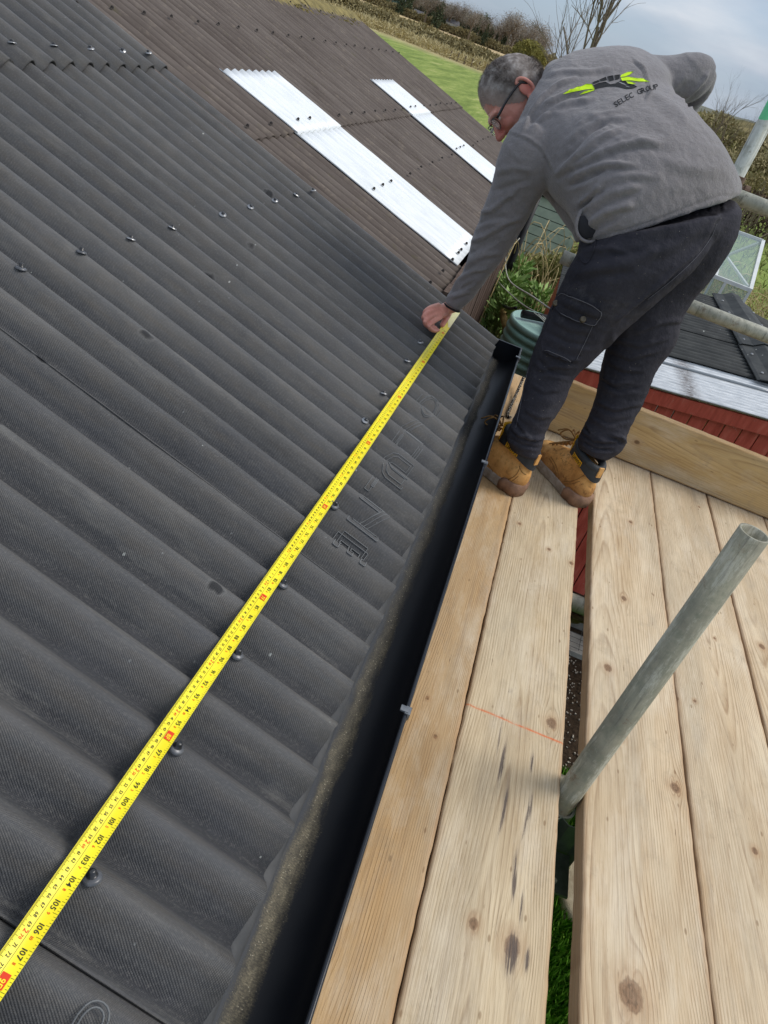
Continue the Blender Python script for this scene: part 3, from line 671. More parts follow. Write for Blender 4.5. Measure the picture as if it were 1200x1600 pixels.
# ------------------------------------------------------------------ scaffold boards
def wood_board(name, L_, W_, T_, mat, knots=(), streaks=(), mark=None, seed=0, pitch=.0062, du=.0036, dv=.007, ogee=.0):
    """local frame: u across (0..W), v along (0..L), top at z=0"""
    nu = int(W_/du)+1; nv = int(L_/dv)+1; U = np.linspace(0, W_, nu); Vv = np.linspace(0, L_, nv)
    UU, VV = np.meshgrid(U, Vv); u = UU.ravel(); v = VV.ravel(); n = nu*nv
    z0 = 0*v
    wander = .016*vnoise(np.stack([v*.9, z0, z0], -1), seed)+.006*vnoise(np.stack([v*3, z0, z0], -1), seed+1)+.004*vnoise(np.stack([u*25, v*1.5, z0], -1), seed+2)
    c0 = W_*(.5+.28*math.sin(seed*2.1)); uu = u-c0+wander; dth = .018+.02*(seed % 3)+.022*v*(1 if seed % 2 else -1)+.012*vnoise(np.stack([v*1.1, z0, z0], -1), seed+12)+.05*(seed % 2 == 0)
    # flat-sawn middle (wide arches) turning to straight grain at the edges
    kd = np.full(n, 9.0)
    shift = 0*u
    for ku, kv, a in knots:
        dx = u-ku; dy = (v-kv)/2.8; d2 = dx*dx+dy*dy
        shift = shift-dx*(a*1.7)**2/(d2+(a*.9)**2)
        kd = np.minimum(kd, np.sqrt(dx*dx+((v-kv)/1.35)**2)/a)
    psi = np.sqrt((uu+shift)**2+dth**2)
    st = 0*u
    for su, sv, wu, wv, am in streaks: st = np.maximum(st, am*np.exp(-((u-su-.006*vnoise(np.stack([v*14, z0, z0], -1), seed+9))/wu)**2-((v-sv)/wv)**2))
    wobz = .0004*vnoise(np.stack([u*30, v*6, z0], -1), seed+4)
    ee = np.minimum(u, W_-u); ztop = wobz-.003*np.clip(1-ee/.005, 0, 1)**2
    jag = .0008*vnoise(np.stack([v*40, u*0, z0], -1), seed+6)+.001*vnoise(np.stack([v*5, u*0, z0], -1), seed+7)
    uj = u+np.where(ee < .004, jag, 0)
    V = np.stack([uj, v, ztop], -1); B = np.stack([uj, v, 0*v-T_], -1)
    ring = list(range(nu))+[i*nu+nu-1 for i in range(1, nv)]+[(nv-1)*nu+i for i in range(nu-2, -1, -1)]+[i*nu for i in range(nv-2, 0, -1)]
    F = [(j*nu+i, j*nu+i+1, (j+1)*nu+i+1, (j+1)*nu+i) for j in range(nv-1) for i in range(nu-1)]
    V = np.vstack([V, B[ring]]); rn = len(ring)
    F += [(ring[(k+1) % rn], ring[k], n+k, n+(k+1) % rn) for k in range(rn)]
    F.append(tuple(n+k for k in range(rn))[::-1])
    me = mesh(name, V, F); me.materials.append(mat)
    me.polygons.foreach_set('use_smooth', [k < (nu-1)*(nv-1) for k in range(len(F))])
    ext = np.array(ring)
    UVW = np.stack([u, v], -1); UV2 = np.vstack([UVW, UVW[ext]+[.5, 0]])
    uvset(me, UV2+seed*3.7); fattr(me, 'grain', np.concatenate([psi/pitch, psi[ext]/pitch])); fattr(me, 'knot', np.concatenate([kd, kd[ext]]))
    fattr(me, 'stain', np.concatenate([st, st[ext]])); fattr(me, 'edge', np.concatenate([ee, 0*ee[ext]+.0]))
    if mark is not None:
        (u0, v0), (u1, v1) = mark; dx, dy = u1-u0, v1-v0; l = math.hypot(dx, dy); mk = ((u-u0)*dy-(v-v0)*dx)/l
        along = ((u-u0)*dx+(v-v0)*dy)/l/l; mk = np.where((along > -.02) & (along < 1.02), mk, .05)
    else: mk = u*0+.05
    fattr(me, 'mark', np.concatenate([mk, mk[ext]]))
    return me
YS = .25
def loc_b(q, x0): p = atz(q[0], q[1], ZB); return (p[0]-x0, p[1]-YS)
def kn(x0, *L_): return [(*loc_b((a, b), x0), r_) for a, b, r_ in L_]
def sk(x0, *L_):
    out = []
    for a, b, wu, wv, am in L_: p = loc_b((a, b), x0); out.append((p[0], p[1], wu, wv, am))
    return out
boards = [
 (-.003, .2235, 3.22, M['wood_tan'], kn(-.003, (515, 1475, .006), (680, 1150, .004), (668, 1090, .004)), sk(-.003, (655, 1290, .0015, .02, .6)), None, 'tan scaffold board running along the gutter edge under the left boot', 2),
 (.2265, .4415, 3.2, M['wood_pale'], kn(.2265, (862, 1130, .010), (740, 1443, .007), (800, 1480, .012), (893, 880, .006), (858, 858, .005), (812, 818, .005)),
   sk(.2265, (782, 1190, 0.0042, 0.056, 1.15), (778, 1150, 0.0024, 0.062, .8), (786, 1260, 0.0037, 0.062, 1.15), (828, 1190, 0.0037, 0.027, 1.15), (826, 1260, 0.0031, 0.037, 1.15), (806, 1370, 0.0037, 0.050, 1.15), (815, 1420, 0.0031, 0.037, .8), (798, 1490, 0.0098, 0.035, 1.15), (822, 1500, 0.0037, 0.019, 1.15), (818, 1290, 0.0024, 0.037, .8), (797, 1080, 0.0049, 0.007, .7)),
   (loc_b((728, 1099), .2265), loc_b((880, 1162), .2265)), 'pale scaffold board with an orange chalk line and dark cracks under the right boot', 3),
 (.491, .7135, 2.79, M['wood_pale2'], kn(.491, (975, 935, .008), (950, 1043, .009), (985, 815, .006), (1055, 1230, .009), (986, 1555, .017), (972, 1153, .006)), (), None, 'pale scaffold board right of the gap with a large knot near the camera', 5),
 (.717, .9375, 2.79, M['wood_pale2'], kn(.717, (1117, 997, .004), (1086, 1095, .004), (1093, 792, .004), (1180, 1330, .006)), (), None, 'pale scaffold board second from the gap passing under the short pole', 6),
 (.9405, 1.1615, 2.79, M['wood_pale2'], kn(.9405, (1190, 1010, .008)), (), None, 'pale scaffold board third from the gap at the right edge', 8),
 (1.1645, 1.385, 2.79, M['wood_pale2'], [(.1, 1.9, .008)], (), None, 'scaffold board farthest right, only a corner showing by the toe board', 9),
]
for x0, x1, y1, mt, kns, stk, mk, lab, sd_ in boards:
    me = wood_board('scaffold_board', y1-YS, x1-x0, .038, mt, kns, stk, mk, sd_, pitch=.0046 if sd_ != 2 else .0034)
    o = link('scaffold_board', me, mt, None, (x0, YS, ZB)); tag(o, lab, 'board', 'scaffold boards of the platform')
    o.rotation_euler = (random.uniform(-.0006, .0006), 0, random.uniform(-.0006, .0006))
me = wood_board('toe_board', 1.3, .204, .036, M['wood_yellow'], [(.118, .33, .007), (.06, .83, .003), (.15, 1.05, .004)], (), None, 14, pitch=.006)
o = link('toe_board', me, M['wood_yellow'], None, (.27, 2.772, ZB+.222))
# local u -> down, v -> along +X, top -> towards the camera
o.matrix_world = Matrix(((0, 1, 0, .285), (0, 0, -1, 2.752), (-1, 0, 0, ZB+.208), (0, 0, 0, 1)))
o.rotation_mode = 'XYZ'
tag(o, 'yellowish toe board standing on edge across the far end of the platform', 'board')

# ------------------------------------------------------------------ scaffold tubes
def tube_thing(name, a, b, mat, lab, cat='pole'):
    return tag(world_mesh(name, *pipe(a, b), mat, None, True), lab, cat)
pt = at(1175, 831, 1.1); pb = at(905, 1210, 1.1)
dirp = (pb-pt)/np.linalg.norm(pb-pt)
xt = .466
tube_thing('scaffold_pole', np.array([xt, 1.1, pt[2]]), np.array([xt, 1.1, .02]), M['galv_dark'], 'short upright scaffold pole with open end rising through the gap between boards')
# guard rails and the far standard
ra, rb_ = at(1140, 303, 2.86), at(1260, 350, 2.86)
tube_thing('guard_rail', ra-(rb_-ra)*2.0, ra+(rb_-ra)*4, M['galv'], 'upper galvanised guard rail, its left part hidden behind the man', 'rail')
ra, rb_ = at(878, 401, 2.9), at(1200, 525, 2.9)
tube_thing('guard_rail', ra, ra+(rb_-ra)*1.8, M['galv'], 'lower galvanised guard rail passing behind the man with its open left end showing', 'rail')
sa = at(1172, 221, 2.94); sb = at(1149, 270, 2.94)
zs = sa[0]
tube_thing('scaffold_pole', np.array([sb[0]+.012, 2.94, 0.02]), np.array([sa[0]+.012, 2.94, 3.75]), M['galv_green'], 'upright scaffold pole with green paint behind the right of the man')
def coupler(c, lab, s_=1.0):
    t_ = thing('scaffold_coupler', lab, 'coupler', c)
    V, F = lathe([(.026, -.03), (.033, -.03), (.033, .03), (.026, .03), (.026, -.03)], c, 20); world_mesh('band', V, F, M['rust'], t_)
    V, F = tube([c+np.array([-.03, -.042, -.0]), c+np.array([.05, -.042, 0])], .009, 6); world_mesh('bolt', V, F, M['rust'], t_)
    V, F = tube([c+np.array([.035, -.042, 0]), c+np.array([.052, -.042, 0])], .016, 6); world_mesh('nut', V, F, M['rust'], t_)
    return t_
coupler(np.array([sa[0]+.012, 2.94, at(1150, 290, 2.94)[2]]), 'rusty coupler on the green painted pole just above the upper rail')
q = atz(905, 945, ZB-.038-.027)
tube_thing('transom', (-.02, q[1], ZB-.065), (1.5, q[1], ZB-.065), M['galv'], 'galvanised cross tube under the boards seen in the gap below the red wall', 'pole')
coupler(np.array([.50, q[1]+.06, ZB-.12]), 'rusty clamp under the boards beside the cross tube')
tube_thing('transom', (-.02, 1.155, ZB-.066), (1.5, 1.155, ZB-.066), M['galv_dark'], 'galvanised cross tube under the boards right behind the short pole', 'pole')
br = thing('pole_bracket', 'green tinged steel bracket clamped at the foot of the short pole', 'bracket', (xt, 1.06, ZB-.1))
c = np.array([xt, 1.1, ZB-.075])
V, F = lathe([(.026, -.025), (.031, -.025), (.031, .02), (.026, .02), (.026, -.025)], c, 20); world_mesh('clamp_band', V, F, M['galv'], br)
fold = [(-.045, .0), (-.02, -.012), (.0, .004), (.015, -.006), (.045, -.004), (.06, -.012)]
V = []; F = []
for x, y in fold:
    V += [(xt+x, 1.058+y*1.2, ZB-.045), (xt+x, 1.058+y*1.2, ZB-.16)]
F = [(2*i, 2*i+2, 2*i+3, 2*i+1) for i in range(5)]
V2 = [(x, y-.003, z) for x, y, z in V]; F2 = [tuple(12+i for i in f[::-1]) for f in F]; F3 = [(2*i, 12+2*i, 14+2*i, 2*i+2) for i in range(5)]
world_mesh('folded_plate', V+V2, F+F2+F3, M['steel_plate'], br)
world_mesh('base_plate', *bbox(xt-.06, xt+.05, .955, 1.045, ZB-.125, ZB-.119), M['steel_plate'], br)
for dx, dy in ((-.02, -.02), (.02, -.055), (-.025, -.06)):
    V, F = tube([(xt+dx, 1.03+dy, ZB-.119), (xt+dx, 1.03+dy, ZB-.112)], .005, 8); world_mesh('rivet', V, F, M['galv'], br)

# ------------------------------------------------------------------ red shed with low roof
shed = thing('red_shed', 'low red boarded shed with black corrugated roof edged by a cloudy clear sheet', 'shed', (1.2, 5.5, 0))
SY = 4.2
s_sl = .110
def zr(x): return ZC-1.255+s_sl*(x-.461)      # roof height on the left slope
RX = 1.66
t = NT('red_painted_boards', .55, 0, .3); p = t.geo()
c = t.ramp(t.noise(t.map(p, (30, 30, 5)), 1, 6, .65), [(.3, srgb(172, 68, 54)), (.55, srgb(204, 92, 76)), (.75, srgb(216, 122, 104))])
c = t.mix(t.ramp(t.noise(p, 30, 6, .75), [(.62, 0.0), (.70, .8)]), c, srgb(196, 160, 146)); t.color(c); t.bump(t.noise(t.map(p, (50, 50, 5)), 1, 4), .002); M['red'] = t.m
x = .30; i = 0
while x < 3.0:
    ztop = min(zr(x), 2*zr(RX)-zr(x)+0)-.078
    w_ = .0915
    V, F = box((x+w_/2, SY+random.uniform(-.001, .001), (ztop+.24)/2), w_-.007, .018, ztop-.24)
    V = [np.array(v)+np.array([0, 0, random.uniform(-.002, .002)]) for v in V]
    world_mesh('wall_board', V, F, M['red'], shed); x += w_; i += 1
world_mesh('wall_backing', *bbox(.30, 3.0, SY+.012, SY+.03, .2, zr(.3)-.12), M['dark_wall'], shed)
world_mesh('wall', *bbox(.28, .31, SY+.03, 7.0, .2, zr(.3)-.03), M['red'], shed)
M['plinth'] = plain('concrete_plinth', srgb(120, 118, 110), srgb(158, 156, 146), 14, .9, 0, .002)
world_mesh('plinth', *bbox(.28, 3.02, SY-.03, 7.0, 0, .2), M['plinth'], shed)
def sloped(name, x0, x1, y0, y1, dz, th, mat, par=shed):
    V = [(x, y, zr(x)+dz+k) for x in (x0, x1) for y in (y0, y1) for k in (0, -th)]
    F = [(0, 1, 3, 2), (4, 6, 7, 5), (0, 4, 5, 1), (2, 3, 7, 6), (0, 2, 6, 4), (1, 5, 7, 3)]
    return world_mesh(name, V, F, mat, par)
sloped('fascia', .27, RX, SY-.034, SY-.012, -.012, .076, M['red'])
def zr2(x): return zr(x) if x <= RX else 2*zr(RX)-zr(x)
V = [(x, y, zr2(x)-.012+k) for x in (RX, 3.05) for y in (SY-.034, SY-.012) for k in (0, -.076)]
world_mesh('fascia', V, [(0, 1, 3, 2), (4, 6, 7, 5), (0, 4, 5, 1), (2, 3, 7, 6), (0, 2, 6, 4), (1, 5, 7, 3)], M['red'], shed)
def xsheet(name, x0, x1, y0, y1, pitch, amp, dz, mat, fn=zr2, per=8, nx=24, seed=0):
    ny = int((y1-y0)/pitch*per)+1; X = np.linspace(x0, x1, nx); Y = np.linspace(y0, y1, ny)
    XX, YY = np.meshgrid(X, Y, indexing='ij'); c = .5+.5*np.cos(2*math.pi*(YY-y0)/pitch)
    q = np.stack([XX, YY, 0*XX], -1).reshape(-1, 3)
    Z = np.array([fn(x) for x in XX.ravel()])+dz-2*amp*(1-c.ravel())+.002*fbm(q*5, seed)
    V = np.stack([XX.ravel(), YY.ravel(), Z], -1); N = len(V); V = np.vstack([V, V-[0, 0, .003]])
    F = [(i*ny+j, (i+1)*ny+j, (i+1)*ny+j+1, i*ny+j+1) for i in range(nx-1) for j in range(ny-1)]
    F += [tuple(N+k for k in f[::-1]) for f in F]
    for i in range(nx-1):
        for j in (0, ny-1): F.append((i*ny+j, (i+1)*ny+j, N+(i+1)*ny+j, N+i*ny+j))
    o = world_mesh(name, V, F, mat, shed, True); uvset(o.data, np.vstack([q[:, :2]]*2)); fattr(o.data, 'crest', np.concatenate([c.ravel()]*2)); return o
xsheet('clear_sheet', .25, RX+.02, SY-.05, 4.84, .050, .008, .012, M['clear'])
world_mesh('sheet_edge', *join([tube([(x, 4.62, zr(x)+.018) for x in np.linspace(.25, RX, 8)], .008, 6)]), M['clear'], shed, True)
t = NT('black_shed_sheet', .7, 0, .25); p = t.geo(); c = t.ramp(t.noise(p, 9, 6), [(.3, srgb(44, 47, 48)), (.7, srgb(70, 72, 71))])
v = t.voro(p, 9); c = t.mix(t.math('LESS_THAN', v.outputs['Distance'], .045), c, srgb(170, 172, 166)); t.color(c); t.bump(t.noise(p, 60, 4), .001); M['shed_sheet'] = t.m
for a, b in ((4.79, 5.52), (5.50, 6.22), (6.20, 6.92)): xsheet('roof_sheet', .25, RX, a, b, .076, .011, .024, M['shed_sheet'])
for a, b in ((4.1, 5.5), (5.48, 6.92)): xsheet('roof_sheet', RX, 3.1, a, b, .076, .011, .022, M['shed_sheet'])
# ridge caps
for i, (a, b) in enumerate(((4.72, 5.48), (5.44, 6.2), (6.16, 6.95))):
    V = []
    pr = [(-.17, -.0), (-.155, .008), (-.09, .014), (-.03, .045), (.03, .045), (.09, .014), (.155, .006), (.17, 0)]
    for y in (a, b):
        for dx, dz in pr: V.append((RX+dx, y, zr2(RX+dx)+.036+dz+.006*(i % 2)+(.004 if y == a else 0)))
    F = [(k, k+1, 9+k, 8+k) for k in range(7)]; V2 = [(x, y, z-.006) for x, y, z in V]
    F += [tuple(16+k for k in f[::-1]) for f in F]+[(k, 16+k, 17+k, k+1) for k in range(7)]+[(0, 8, 24, 16), (7, 23, 31, 15)]
    world_mesh('ridge_cap', V+V2, F, M['shed_sheet'], shed)
    for y in (a+.12, a+.5):
        for dx in (-.13, .13): world_mesh('screw', *lathe([(0, .006), (.007, .004), (.010, 0)], (RX+dx, y, zr2(RX+dx)+.056), 8), M['screw_shiny'], shed)

# ------------------------------------------------------------------ water butt
M['butt'] = plain('green_plastic', srgb(104, 142, 132), srgb(130, 166, 156), 5, .42, 0, .0006, spec=.4)
M['butt_lid'] = plain('pale_green_lid', srgb(122, 156, 148), srgb(148, 178, 170), 5, .4, 0, .0004)
BYY = 4.9
e_ = at(803, 485, BYY); bc = np.array([e_[0]+.262, BYY+.05, 0]); zt = e_[2]-.02
butt = thing('rain_barrel', 'ribbed green rain barrel with lid beside the gutter end', 'barrel', (bc[0], bc[1], 0))
pr = [(.235, .0), (.245, .25), (.25, .5)]
for z in (.62, .70): pr += [(.252, z-.03), (.266, z-.015), (.266, z+.015), (.252, z+.03)]
pr2 = [(.252, zt-.27), (.252, zt-.262)]
for k in range(4):
    z_ = zt-.258+k*.054; pr2 += [(.272, z_+.002), (.276, z_+.014), (.276, z_+.026), (.268, z_+.034), (.256, z_+.037), (.256, z_+.052)]
prz = [(r_, z) for r_, z in pr]+pr2+[] and [(r_, z) for r_, z in pr]+pr2
_unused = [(.252, zt-.34), (.252, zt-.33), (.280, zt-.31), (.284, zt-.27), (.280, zt-.245), (.258, zt-.235), (.258, zt-.225), (.284, zt-.215), (.288, zt-.18), (.284, zt-.155), (.260, zt-.145), (.260, zt-.135), (.282, zt-.125), (.286, zt-.09), (.282, zt-.075), (.262, zt-.065), (.262, zt-.045)]
world_mesh('body', *lathe(prz, bc, 48), M['butt'], butt, True)
world_mesh('lid', *lathe([(.262, zt-.046), (.270, zt-.044), (.272, zt-.022), (.266, zt-.012), (.256, zt-.008), (.250, zt-.016), (.24, zt-.018), (.12, zt-.012), (.0, zt-.010)], bc, 48), M['butt_lid'], butt, True)
Pa = at(822, 476, BYY); Pa[2] = zt+.02; Pb = at(888, 458, BYY+.1); Pb[2] = zt+.03
tag(world_mesh('pipe_on_barrel', *tube([Pa, Pb, Pb+(Pb-Pa)*.8], .026, 12), M['black_rubber'], None, True), 'black pipe lying across the lid of the green barrel', 'pipe').name = 'barrel_pipe'
for i in range(3):
    A = at(842+8*i, 470, BYY); A[2] = zt+.055; B = at(872+6*i, 496-3*i, BYY-.15); B[2] = zt+.02
    tag(world_mesh('wire', *tube(smooth_path([A, (A+B)/2+[0, 0, .012], B]), .003, 5), M['cable_white'], None, True), ('thin wire on the green barrel lid, nearest the pale cables', 'thin wire crossing the middle of the green barrel lid', 'thin wire on the barrel lid nearest the trouser pocket')[i], 'wire', 'wires on the barrel lid')
M['bamboo'] = plain('old_branch', srgb(124, 104, 58), srgb(168, 146, 92), 20, .8, 0, .002)
A = at(777, 470, 7.2); B = at(790, 512, 6.6); tag(world_mesh('branch', *tube([A, (A+B)/2+[.01, 0, .01], B], [.03, .034, .03], 8), M['bamboo'], None, True), 'cut yellow branch leaning beside the downpipe', 'branch')

# braided rope between gutter and boot
t = NT('speckled_rope', .8); p = t.geo(); t.color(t.ramp(t.noise(p, 190, 2), [(.46, srgb(26, 24, 24)), (.56, srgb(176, 166, 150))], 'CONSTANT')); M['rope'] = t.m
Q = smooth_path([atz(*q) for q in ((818, 590, ZB+.05), (812, 604, ZB+.03), (804, 622, ZB+.012), (797, 638, ZB+.008), (793, 650, ZB+.006), (797, 652, ZB+.006))], 10)
strands = []
for ph in (0, 2.09, 4.19):
    P = []
    for i, c in enumerate(Q): a = i*.9+ph; P.append(c+np.array([.004*math.cos(a), 0, .004*math.sin(a)]))
    strands.append(tube(P, .003, 5))
tag(world_mesh('rope', *join(strands), M['rope'], None, True), 'short frayed black and white cord hanging beside the left trouser leg', 'rope')

# ------------------------------------------------------------------ the man
person = thing('person', 'man in grey fleece hoodie and dark cargo trousers bending to hold the tape', 'person', (.3, 2.25, ZB))
def loft(rings, n=28, sub=5, pw=.92):
    """rings: (xL, yL, YL, xR, yR, YR, half thickness); edges seen in the photograph placed at their own distances"""
    A = np.array([at(r[0], r[1], r[2]) for r in rings]); B = np.array([at(r[3], r[4], r[5]) for r in rings]); T = np.array([r[6] for r in rings])
    return loft3(A, B, T, n, sub, pw)
def loft3(A, B, T, n=28, sub=5, pw=.92):
    A = smooth_path(A, sub); B = smooth_path(B, sub); T = smooth_path(np.stack([T, T, T], -1), sub)[:, 0]
    C = (A+B)/2; V = []; F = []; prev = None
    for i in range(len(C)):
        h = (B[i]-A[i])/2; p = C[min(i+1, len(C)-1)]-C[max(i-1, 0)]
        nn = np.cross(h, p); nn /= np.linalg.norm(nn)+1e-9
        if prev is not None and nn@prev < 0: nn = -nn
        prev = nn
        for k in range(n):
            a = 2*math.pi*k/n; ca, sa_ = math.cos(a), math.sin(a)
            V.append(C[i]+h*math.copysign(abs(ca)**pw, ca)+nn*T[i]*math.copysign(abs(sa_)**pw, sa_))
    m_ = len(C)
    for i in range(m_-1):
        for k in range(n): F.append((i*n+k, i*n+(k+1) % n, (i+1)*n+(k+1) % n, (i+1)*n+k))
    V.append(C[0]); V.append(C[-1]); F += [((k+1) % n, k, m_*n) for k in range(n)]+[((m_-1)*n+k, (m_-1)*n+(k+1) % n, m_*n+1) for k in range(n)]
    return V, F
def ellipsoid(c, ax, rad, n=20, m_=14):
    V = []; F = []; c = np.asarray(c, float)
    for i in range(m_+1):
        th_ = math.pi*i/m_
        for k in range(n):
            a = 2*math.pi*k/n
            V.append(c+ax[0]*rad[0]*math.sin(th_)*math.cos(a)+ax[1]*rad[1]*math.sin(th_)*math.sin(a)+ax[2]*rad[2]*math.cos(th_))
    for i in range(m_):
        for k in range(n): F.append((i*n+k, (i+1)*n+k, (i+1)*n+(k+1) % n, i*n+(k+1) % n))
    return V, F
def capsule(P, r, n=12):
    P = np.asarray(P, float); r = np.broadcast_to(np.asarray(r, float), (len(P),)); Ps = smooth_path(P, 4); rs = np.interp(np.linspace(0, len(P)-1, len(Ps)), range(len(P)), r)
    a = (Ps[0]-Ps[1]); a /= np.linalg.norm(a); b = (Ps[-1]-Ps[-2]); b /= np.linalg.norm(b)
    PP_ = [Ps[0]+a*rs[0]*k for k in (.95, .7, .4)]+list(Ps)+[Ps[-1]+b*rs[-1]*k for k in (.4, .7, .95)]
    RR = [rs[0]*math.sqrt(1-k*k) for k in (.95, .7, .4)]+list(rs)+[rs[-1]*math.sqrt(1-k*k) for k in (.4, .7, .95)]
    return tube(PP_, RR, n)
def fuse(name, parts, voxel, smooth=6, fac=.5):
    """overlapping volumes become one continuous surface"""
    V, F = join(parts); me = mesh(name, V, F)
    bm = bmesh.new(); bm.from_mesh(me); bmesh.ops.triangulate(bm, faces=[f for f in bm.faces if len(f.verts) > 4]); bmesh.ops.recalc_face_normals(bm, faces=bm.faces)
    bm.to_mesh(me); bm.free()
    o = bpy.data.objects.new('tmp', me); col.objects.link(o)
    r_ = o.modifiers.new('r', 'REMESH'); r_.mode = 'VOXEL'; r_.voxel_size = voxel
    s_ = o.modifiers.new('s', 'SMOOTH'); s_.factor = fac; s_.iterations = smooth
    dg = bpy.context.evaluated_depsgraph_get(); dg.update()
    out = bpy.data.meshes.new_from_object(o.evaluated_get(dg)); bpy.data.objects.remove(o); bpy.data.meshes.remove(me); out.name = name
    return out
def verts(me):
    a = np.empty(len(me.vertices)*3); me.vertices.foreach_get('co', a); return a.reshape(-1, 3)
def norms(me):
    a = np.empty(len(me.vertices)*3); me.vertices.foreach_get('normal', a); return a.reshape(-1, 3)
def setv(me, V): me.vertices.foreach_set('co', V.ravel()); me.update()
def seg_dist(p, line):
    """distance of image points to a polyline, the side of it, and the position along it"""
    best = np.full(len(p), 1e9); side = np.zeros(len(p)); tt = np.zeros(len(p)); n = len(line)-1
    for i in range(n):
        a = np.array(line[i], float); b = np.array(line[i+1], float); d = b-a; l2 = d@d
        t_ = np.clip(((p-a)@d)/l2, 0, 1); q = a+t_[:, None]*d; dd = np.hypot(*(p-q).T); m_ = dd < best
        best[m_] = dd[m_]; sg = d[0]*(p[:, 1]-a[1])-d[1]*(p[:, 0]-a[0]); side[m_] = np.sign(sg)[m_]; tt[m_] = (i+t_[m_])/n
    return best, side, tt
def folds(me, flist):
    """raise cloth folds along traced lines on the side that is turned to the camera; each = (polyline, width px, height m)"""
    V = verts(me); N = norms(me); q, z = px(V); vis = np.clip(-(N@FWD)*2.2+.25, 0, 1); d = np.zeros(len(V))
    for line, wd, hh in flist:
        lo = np.min(line, 0)-wd*4; hi = np.max(line, 0)+wd*4
        m_ = np.where((q[:, 0] > lo[0]) & (q[:, 0] < hi[0]) & (q[:, 1] > lo[1]) & (q[:, 1] < hi[1]))[0]
        if not len(m_): continue
        ds, sd_, tt = seg_dist(q[m_], line); x = ds*sd_/wd
        taper = np.clip(np.minimum(tt, 1-tt)*5+.25, 0, 1)
        d[m_] += hh*taper*(np.exp(-x*x)-.55*np.exp(-((x-1.7)/1.1)**2))
    setv(me, V+N*(d*vis)[:, None])
def place(me, name, mat, parent, smooth=True, **tags):
    V = verts(me); off = np.array(parent_loc(parent)); setv(me, V-off)
    if smooth: me.polygons.foreach_set('use_smooth', [True]*len(me.polygons))
    me.materials.clear(); me.materials.append(mat); return link(name, me, None, parent, **tags)
def bvh_of(me): # in world coordinates
    return BVHTree.FromPolygons([v.co[:] for v in me.vertices], [tuple(p.vertices) for p in me.polygons])

# --- materials
def mat_fleece():
    t = NT('grey_fleece', .95, 0, .08); p = t.geo()
    c = t.ramp(t.noise(p, 3.5, 5, .6), [(.3, srgb(124, 119, 119)), (.7, srgb(145, 140, 141))])
    c = t.mix(t.ramp(t.noise(p, 420, 3, .7), [(.3, .35), (.6, 0.0)]), c, srgb(86, 85, 88))
    c = t.mix(t.ramp(t.noise(p, 75, 5, .75), [(.46, .0), (.66, .22)]), c, srgb(146, 144, 147))
    c = t.mix(t.ramp(t.noise(p, 110, 4, .75), [(.34, .2), (.5, .0)]), c, srgb(88, 87, 91))
    v = t.voro(p, 55); c = t.mix(t.math('MULTIPLY', t.math('LESS_THAN', v.outputs['Distance'], .05), .55), c, srgb(196, 192, 184))
    t.color(c); t.b.inputs['Sheen Weight'].default_value = .35; t.b.inputs['Sheen Roughness'].default_value = .5
    t.bump(t.noise(p, 300, 4, .7), .0016, .9); t.bump(t.noise(p, 60, 6, .6), .0040, .8); return t.m
def mat_trouser():
    t = NT('dark_cotton', .85, 0, .12); p = t.geo()
    c = t.ramp(t.noise(p, 5, 6, .65), [(.3, srgb(43, 43, 49)), (.7, srgb(61, 60, 67))])
    c = t.mix(t.ramp(t.noise(p, 18, 5, .7), [(.6, 0.0), (.75, .35)]), c, srgb(84, 84, 92))
    c = t.mix(t.ramp(t.noise(p, 9, 7, .8), [(.53, 0.0), (.70, .20)]), c, srgb(104, 100, 98))
    c = t.mix(t.ramp(t.noise(p, 120, 5, .8), [(.55, 0.0), (.72, .22)]), c, srgb(92, 91, 97))
    v = t.voro(p, 48); c = t.mix(t.math('MULTIPLY', t.math('LESS_THAN', v.outputs['Distance'], .045), .6), c, srgb(176, 168, 150))
    t.color(c); t.bump(t.noise(p, 340, 4), .0012, .8); t.bump(t.noise(p, 42, 6, .65), .0055, .9); return t.m
def mat_skin():
    t = NT('skin', .5, 0, .35); p = t.geo()
    c = t.ramp(t.noise(p, 26, 5, .6), [(.3, srgb(206, 144, 128)), (.7, srgb(228, 172, 154))])
    c = t.mix(t.ramp(t.noise(p, 130, 4, .6), [(.55, 0.0), (.8, .3)]), c, srgb(190, 106, 92))
    c = t.mix(t.ramp(t.attr('red'), [(0, 0.0), (1, .55)]), c, srgb(200, 96, 84))
    c = t.mix(t.ramp(t.math('ADD', t.attr('stubble'), t.math('MULTIPLY', t.noise(p, 500, 2), .3)), [(.3, 0.0), (1, .45)]), c, srgb(150, 124, 112))
    t.color(c); t.b.inputs['Subsurface Weight'].default_value = .12; t.b.inputs['Subsurface Radius'].default_value = (1, .35, .2); t.b.inputs['Subsurface Scale'].default_value = .01
    t.bump(t.noise(p, 380, 4), .0004); return t.m
M['fleece'] = mat_fleece(); M['trouser'] = mat_trouser(); M['skin'] = mat_skin()
M['fleece_in'] = plain('shaded_inner_fleece', srgb(40, 40, 44), srgb(52, 52, 56), 30, .95)  # fleece coloured dark for the shaded inside of the hoodie
M['thread'] = plain('grey_stitching', srgb(92, 92, 98), srgb(112, 112, 118), 200, .8)
